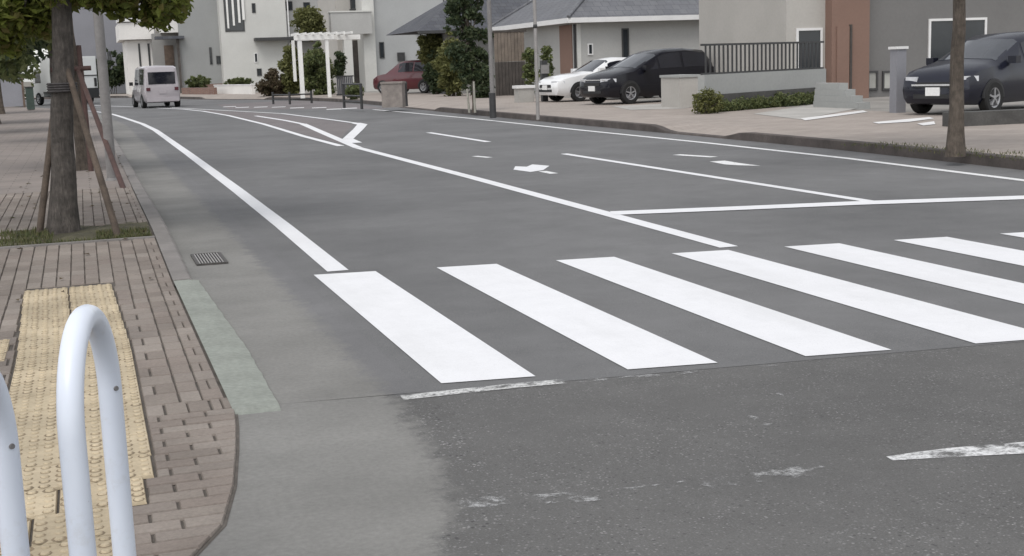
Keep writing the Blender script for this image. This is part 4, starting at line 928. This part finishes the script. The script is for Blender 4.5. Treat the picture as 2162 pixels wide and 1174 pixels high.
sh('olive climbing plant just left of the pergola post', 584, 654, 84, 206, 73, 6200, .11, 'leaf_olive', 64, .7)
sh('dark green shrub seen through the pergola', 630, 712, 86, 210, 71.5, 6500, .11, 'leaf_mid', 65, .8)
sh('yellowish small tree crown above the pergola', 608, 692, 14, 84, 76, 3200, .11, 'leaf_olive', 66, .9)
sh('low shrub tuft behind the taller guard rail', 726, 768, 172, 214, 57.5, 1000, .07, 'leaf_mid', 67, .4)
sh('potted dark shrub beside the porch column', 704, 730, 100, 170, 72, 1200, .09, 'leaf_dark', 68, .4)
sh('yellow green bush top against the pale house wall', 874, 944, 56, 140, 62, 3600, .09, 'leaf_olive', 69, .6)
sh('dark bush right of the red car', 896, 945, 105, 205, 61, 2200, .10, 'leaf_dark', 70, .7)
sh('tall yellow green bush left of the young tree', 916, 990, 66, 212, 56, 5600, .09, 'leaf_olive', 71, .8, nb=26)
sh('dusky shrub at the foot of the timber screen', 985, 1050, 130, 212, 51, 2400, .08, 'leaf_dark', 72, .6)
# timber screen
Y = 53; t = Thing('timber_screen', 'brown upright board screen between young tree and sedan', 'fence', (D(1075, 205, Y).x, Y, .14))
x0, x1 = D(1040, 0, Y).x, D(1106, 0, Y).x; zt, zm = D(1075, 68, Y).z, D(1075, 130, Y).z
m = MB(); q = x0
while q < x1-.1: m.box((q, Y-.03-RND.uniform(0, .01), zm), (q+.135, Y+.02, zt)); q += .15
t.part('upper_boards', m, mat('sunbleached boards', (.20, .165, .135), .9, .3, 2, fine=40, finevar=.3)); m = MB(); q = x0
while q < x1-.1: m.box((q, Y-.05-RND.uniform(0, .01), .12), (q+.135, Y+.02, zm-.01)); q += .15
t.part('lower_boards', m, M['wood_dark']); t.part('top_rail', MB().box((x0-.05, Y-.06, zt+.002), (x1+.05, Y+.05, zt+.09)), M['wood_dark'])
# grey roofed single-storey house
ec = D(1200, 45, 48.0); ze = ec.z
t = Thing('house', 'one storey house with a broad grey tiled hip roof behind the white sedan', 'house', (ec.x+4, 52, .14), 0, 'houses along the street')
wx = ec.x+.55; wy = 48.55
t.part('wall', MB().box((wx, wy, .1), (wx+14.5, wy+9, ze-.02)), M['mid_wall'])
t.part('entry_panel', MB().box((wx-.03, wy+.5, .1), (wx-.002, wy+1.9, ze-.1)), M['brown_wall'])
t.part('downpipe', MB().tube([(wx-.06, wy+.1, .1), (wx-.06, wy+.1, ze-.1)], .05, 10), M['dark_steel'], smooth=50)
t.part('corner_trim', MB().box((wx+.004, wy-.02, .1), (wx+.16, wy-.002, ze-.1)), M['cream_wall'])
win(t, 1312, 60, 1328, 126, wy, fw_=.05); win(t, 1480, 70, 1580, 140, wy, frame='trim', mull=1, sill='trim'); win(t, 1240, 92, 1252, 116, wy, frame='trim', fw_=.05)
x0, x1, y0, y1 = ec.x, ec.x+15.6, 48.0, 58.2; hgt = 3.6
rf = MB(); rf.add([(x0, y0, ze+.14), (x1, y0, ze+.14), (x1, y1, ze+.14), (x0, y1, ze+.14), (x0+5.1, (y0+y1)/2, ze+hgt), (x1-5.1, (y0+y1)/2, ze+hgt)], [(0, 1, 5, 4), (1, 2, 5), (2, 3, 4, 5), (3, 0, 4), (3, 2, 1, 0)])
roof = t.part('roof', rf, M['roof'])
rg2 = MB(); rg2.tube([(x0, y0, ze+.17), (x0+5.1, (y0+y1)/2, ze+hgt+.03), (x1-5.1, (y0+y1)/2, ze+hgt+.03)], .07, 8); rg2.tube([(x0, y1, ze+.17), (x0+5.1, (y0+y1)/2, ze+hgt+.03)], .07, 8); t.part('ridge_tiles', rg2, M['roof'], roof, smooth=60)
fb = MB(); fb.box((x0-.02, y0+.02, ze-.06), (x0+.1, y1, ze+.135)); fb.box((x0+.1, y0-.02, ze-.06), (x1, y0+.1, ze+.135)); t.part('fascia', fb, M['trim'])
# solar or dark patch panel on the roof slope
t.part('soffit', MB().box((x0+.1, y0+.1, ze-.03), (x1-.1, y1-.1, ze+.0)), M['trim'])
# dark roofed house further back
Y = 60; a, b = D(884, 66, Y), D(1090, 60, Y); t = Thing('house', 'low house with a dark tiled roof behind the young tree', 'house', ((a.x+b.x)/2, Y+3, .14), 0, 'houses along the street')
t.part('wall', MB().box((D(940, 0, Y+.7).x, Y+.7, .1), (b.x+3, Y+4.5, a.z)), M['dim_wall']); rf = MB(); z0 = a.z+.02
rf.add([(a.x, Y, z0), (b.x+4, Y, z0), (b.x+4, Y+7, z0), (a.x, Y+7, z0), (a.x+3.4, Y+3.5, z0+2.1), (b.x+.5, Y+3.5, z0+2.1)], [(0, 1, 5, 4), (1, 2, 5), (2, 3, 4, 5), (3, 0, 4), (3, 2, 1, 0)]); t.part('roof', rf, M['dark_roof'])
t.part('gutter_rail', MB().box((a.x-.05, Y-.1, z0-.14), (b.x+4, Y-.005, z0-.01)), M['window_frame'])
# plants by the entry
sh('slender broad leaved plant by the entry of the grey roofed house', 1106, 1132, 92, 200, 47.5, 420, .13, 'leaf_mid', 73, .3, nb=9); sh('thin leafy plant behind the slim pale pole', 1142, 1166, 84, 190, 47.8, 300, .11, 'leaf_mid', 74, .25, nb=8)
p = G(1112, 216, .14); t = Thing('planter_pot', 'pale stepped planter block left of the slim pale pole', 'planter', (p.x, p.y, .14)); t.part('body', MB().box((p.x-.28, p.y, .1), (p.x+.28, p.y+.5, .62)), M['pale_concrete']); t.part('rim', MB().box((p.x-.33, p.y-.05, .623), (p.x+.33, p.y+.55, .72)), M['trim'])
p = G(1152, 214, .14); t = Thing('entry_post', 'dark upright entry post just left of the white sedan', 'post', (p.x, p.y, .14)); t.part('shaft', MB().box((p.x-.10, p.y, .1), (p.x+.10, p.y+.2, 1.55)), M['dark_steel']); t.part('letter_box', MB().box((p.x-.14, p.y-.08, 1.1), (p.x+.14, p.y-.003, 1.4)), M['steel'])
# ------------------------------------------------------------------ frontage on the right
a, b = G(1492, 238, .14), G(1748, 216, .14)
t = lowwall('long grey block garden wall behind the right pavement', 1492, 238, 1748, 216, .42, 'dark_stone', None, .3)
d = (b-a).normalized(); n_ = Vector((-d.y, d.x, 0)); n_ = n_ if n_.y > 0 else -n_
t.part('upper_course', MB().prism([(a+n_*.06).xy, (b+n_*.06).xy, (b+n_*.26).xy, (a+n_*.26).xy], .563, 1.05), M['fence_grey'])
m = MB()
for q in range(1, 30): u = a.lerp(b, q/30)+n_*.15; m.box((u.x-.018, u.y-.018, 1.08), (u.x+.018, u.y+.018, 1.75))
e = a+n_*.15; f_ = b+n_*.15; m.bar((e.x, e.y, 1.07), (f_.x, f_.y, 1.07), .05, .04); m.bar((e.x, e.y, 1.77), (f_.x, f_.y, 1.77), .05, .04); t.part('railing', m, M['dark_steel'])
p0, p1 = G(1436, 228, .14), G(1480, 232, .14)
t = Thing('boundary_pier', 'pale rendered pier beside the rear of the black car', 'pier', (p0.x, p0.y, .14)); t.part('block', MB().box((p0.x, p0.y, .1), (p0.x+.62, p0.y+1.2, .95)), M['beige_wall']); t.part('coping', MB().box((p0.x-.03, p0.y-.03, .953), (p0.x+.65, p0.y+1.23, 1.02)), M['fence_grey'])
hb_ = [a.lerp(b, q/26)-n_*.12 for q in range(27)]
t = Thing('low_hedge', 'low dusky green hedge along the foot of the grey garden wall', 'hedge', (a.x, a.y, .14))
bl = [(p.x, p.y, .26+RND.uniform(-.06, .1), .17*RND.uniform(.8, 1.3)) for p in hb_ for _ in (0, 1)]
t.part('foliage', leaves(MB(), bl, 5200, .04, 90), M['leaf_mid']); m = MB()
for p in hb_[::2]: m.tube([(p.x, p.y, .1), (p.x+.03, p.y, .3)], .014, 6)
t.part('stems', m, M['bark2'])
sc = G(1492, 240, .14); shrub('garden_shrub', 'small yellow green shrub at the corner of the grey garden wall', (sc.x, sc.y, .42), (.36, .3, .32), 900, .05, 'leaf_olive', 81, 'shrub', 12, 'garden shrubs by the houses')
# driveway slabs
dr = MB().sheet([G(*q, .144) for q in ((1590, 240), (1745, 217), (1812, 216), (1815, 228), (1690, 252))]); struct('driveway', dr, M['pale_concrete'])
st_ = MB().sheet([G(*q, .148) for q in ((1690, 250), (1822, 233), (1832, 236), (1700, 254))]); st_.sheet([G(*q, .148) for q in ((1842, 258), (1962, 247), (1972, 250), (1920, 257), (1855, 261))]); st_.sheet([G(*q, .148) for q in ((1936, 261), (1972, 256), (1975, 262), (1950, 265))]); struct('driveway_edging', st_, M['trim'])
dk = MB().sheet([G(*q, .144) for q in ((1290, 224), (1440, 217), (1480, 224), (1440, 229), (1330, 232))]); struct('parking_slab', dk, M['pale_concrete'])
# brown fronted house at the right
Yh = 33; t = Thing('house', 'beige house with red brown entrance wall and cream panes at the right', 'house', (D(1800, 215, Yh).x, Yh, .14), 0, 'houses along the street')
xa, xb = D(1660, 150, Yh).x, D(1758, 150, Yh).x
t.part('wall', MB().box((xa, Yh, .1), (xb, Yh+5.5, 5.6)), M['beige_wall']); t.part('entrance_wall', MB().box((D(1742, 0, Yh).x+.01, Yh-.35, .1), (D(1822, 0, Yh).x, Yh+5.4, 5.6)), M['brown_wall'])
t.part('right_wall', MB().box((D(1822.5, 0, Yh).x, Yh+.1, .1), (D(2300, 0, Yh).x, Yh+5.5, 5.6)), M['dusk_wall'])
d = t.part('door', MB().box((D(1752, 0, Yh).x, Yh-.40, .15), (D(1778, 0, Yh).x, Yh-.352, 2.2)), M['brown_wall']); t.part('door_frame', MB().box((D(1779, 0, Yh).x, Yh-.42, .13), (D(1783, 0, Yh).x, Yh-.352, 2.25)), M['wood_dark'], d)
win(t, 1830, 150, 1852, 190, Yh+.1, pane='pale_pane', fw_=.06); win(t, 1862, 150, 1888, 190, Yh+.1, pane='pale_pane', fw_=.06)
win(t, 1680, 60, 1735, 150, Yh, pane='pane', sill='trim', frame='trim'); win(t, 1960, 40, 2080, 130, Yh+.1, mull=1, frame='trim', sill='trim')
rf = MB(); x0, x1 = xa-.7, D(2300, 0, Yh).x+.6
rf.add([(x0, Yh-.9, 2.75), (x1, Yh-.9, 2.75), (x1, Yh-.01, 3.1), (x0, Yh-.01, 3.1), (x0, Yh-.9, 2.62), (x1, Yh-.9, 2.62), (x1, Yh-.01, 2.62), (x0, Yh-.01, 2.62)], [(0, 1, 2, 3), (4, 7, 6, 5), (0, 4, 5, 1), (1, 5, 6, 2), (3, 7, 4, 0), (2, 6, 7, 3)]) if False else None
t.part('upper_roof', MB().box((xa-.5, Yh-.6, 5.61), (D(2300, 0, Yh).x+.5, Yh+6, 5.85)), M['dark_roof'])
# entrance steps and pier
s0, s1 = G(1812, 230, .14), G(1892, 234, .14); t = Thing('entrance_steps', 'grey entrance steps below the cream panes', 'steps', (s0.x, s0.y, .14))
for q in range(4): t.part('step', MB().box((s0.x+.02*q, s0.y+.3*q, .1 if q == 0 else .14+.15*q), (s1.x+.45-.01*q, s0.y+2.0, .14+.15*(q+1)-.002)), M['fence_grey'])
p = G(1902, 238, .14); t = Thing('gate_pier', 'slim lilac grey gate pier left of the dark blue car', 'pier', (p.x, p.y, .14)); t.part('shaft', MB().box((p.x-.12, p.y, .1), (p.x+.12, p.y+.25, 1.5)), M['lilac_wall']); t.part('cap', MB().box((p.x-.15, p.y-.03, 1.503), (p.x+.15, p.y+.28, 1.56)), M['trim'])
# dark retaining wall under the dark car
a, b = G(2010, 268, .14), G(2300, 252, .14); t = lowwall('low dark stone edging wall along the lot of the dark blue car', 2012, 268, 2300, 254, .24, 'dark_stone', None, .35)
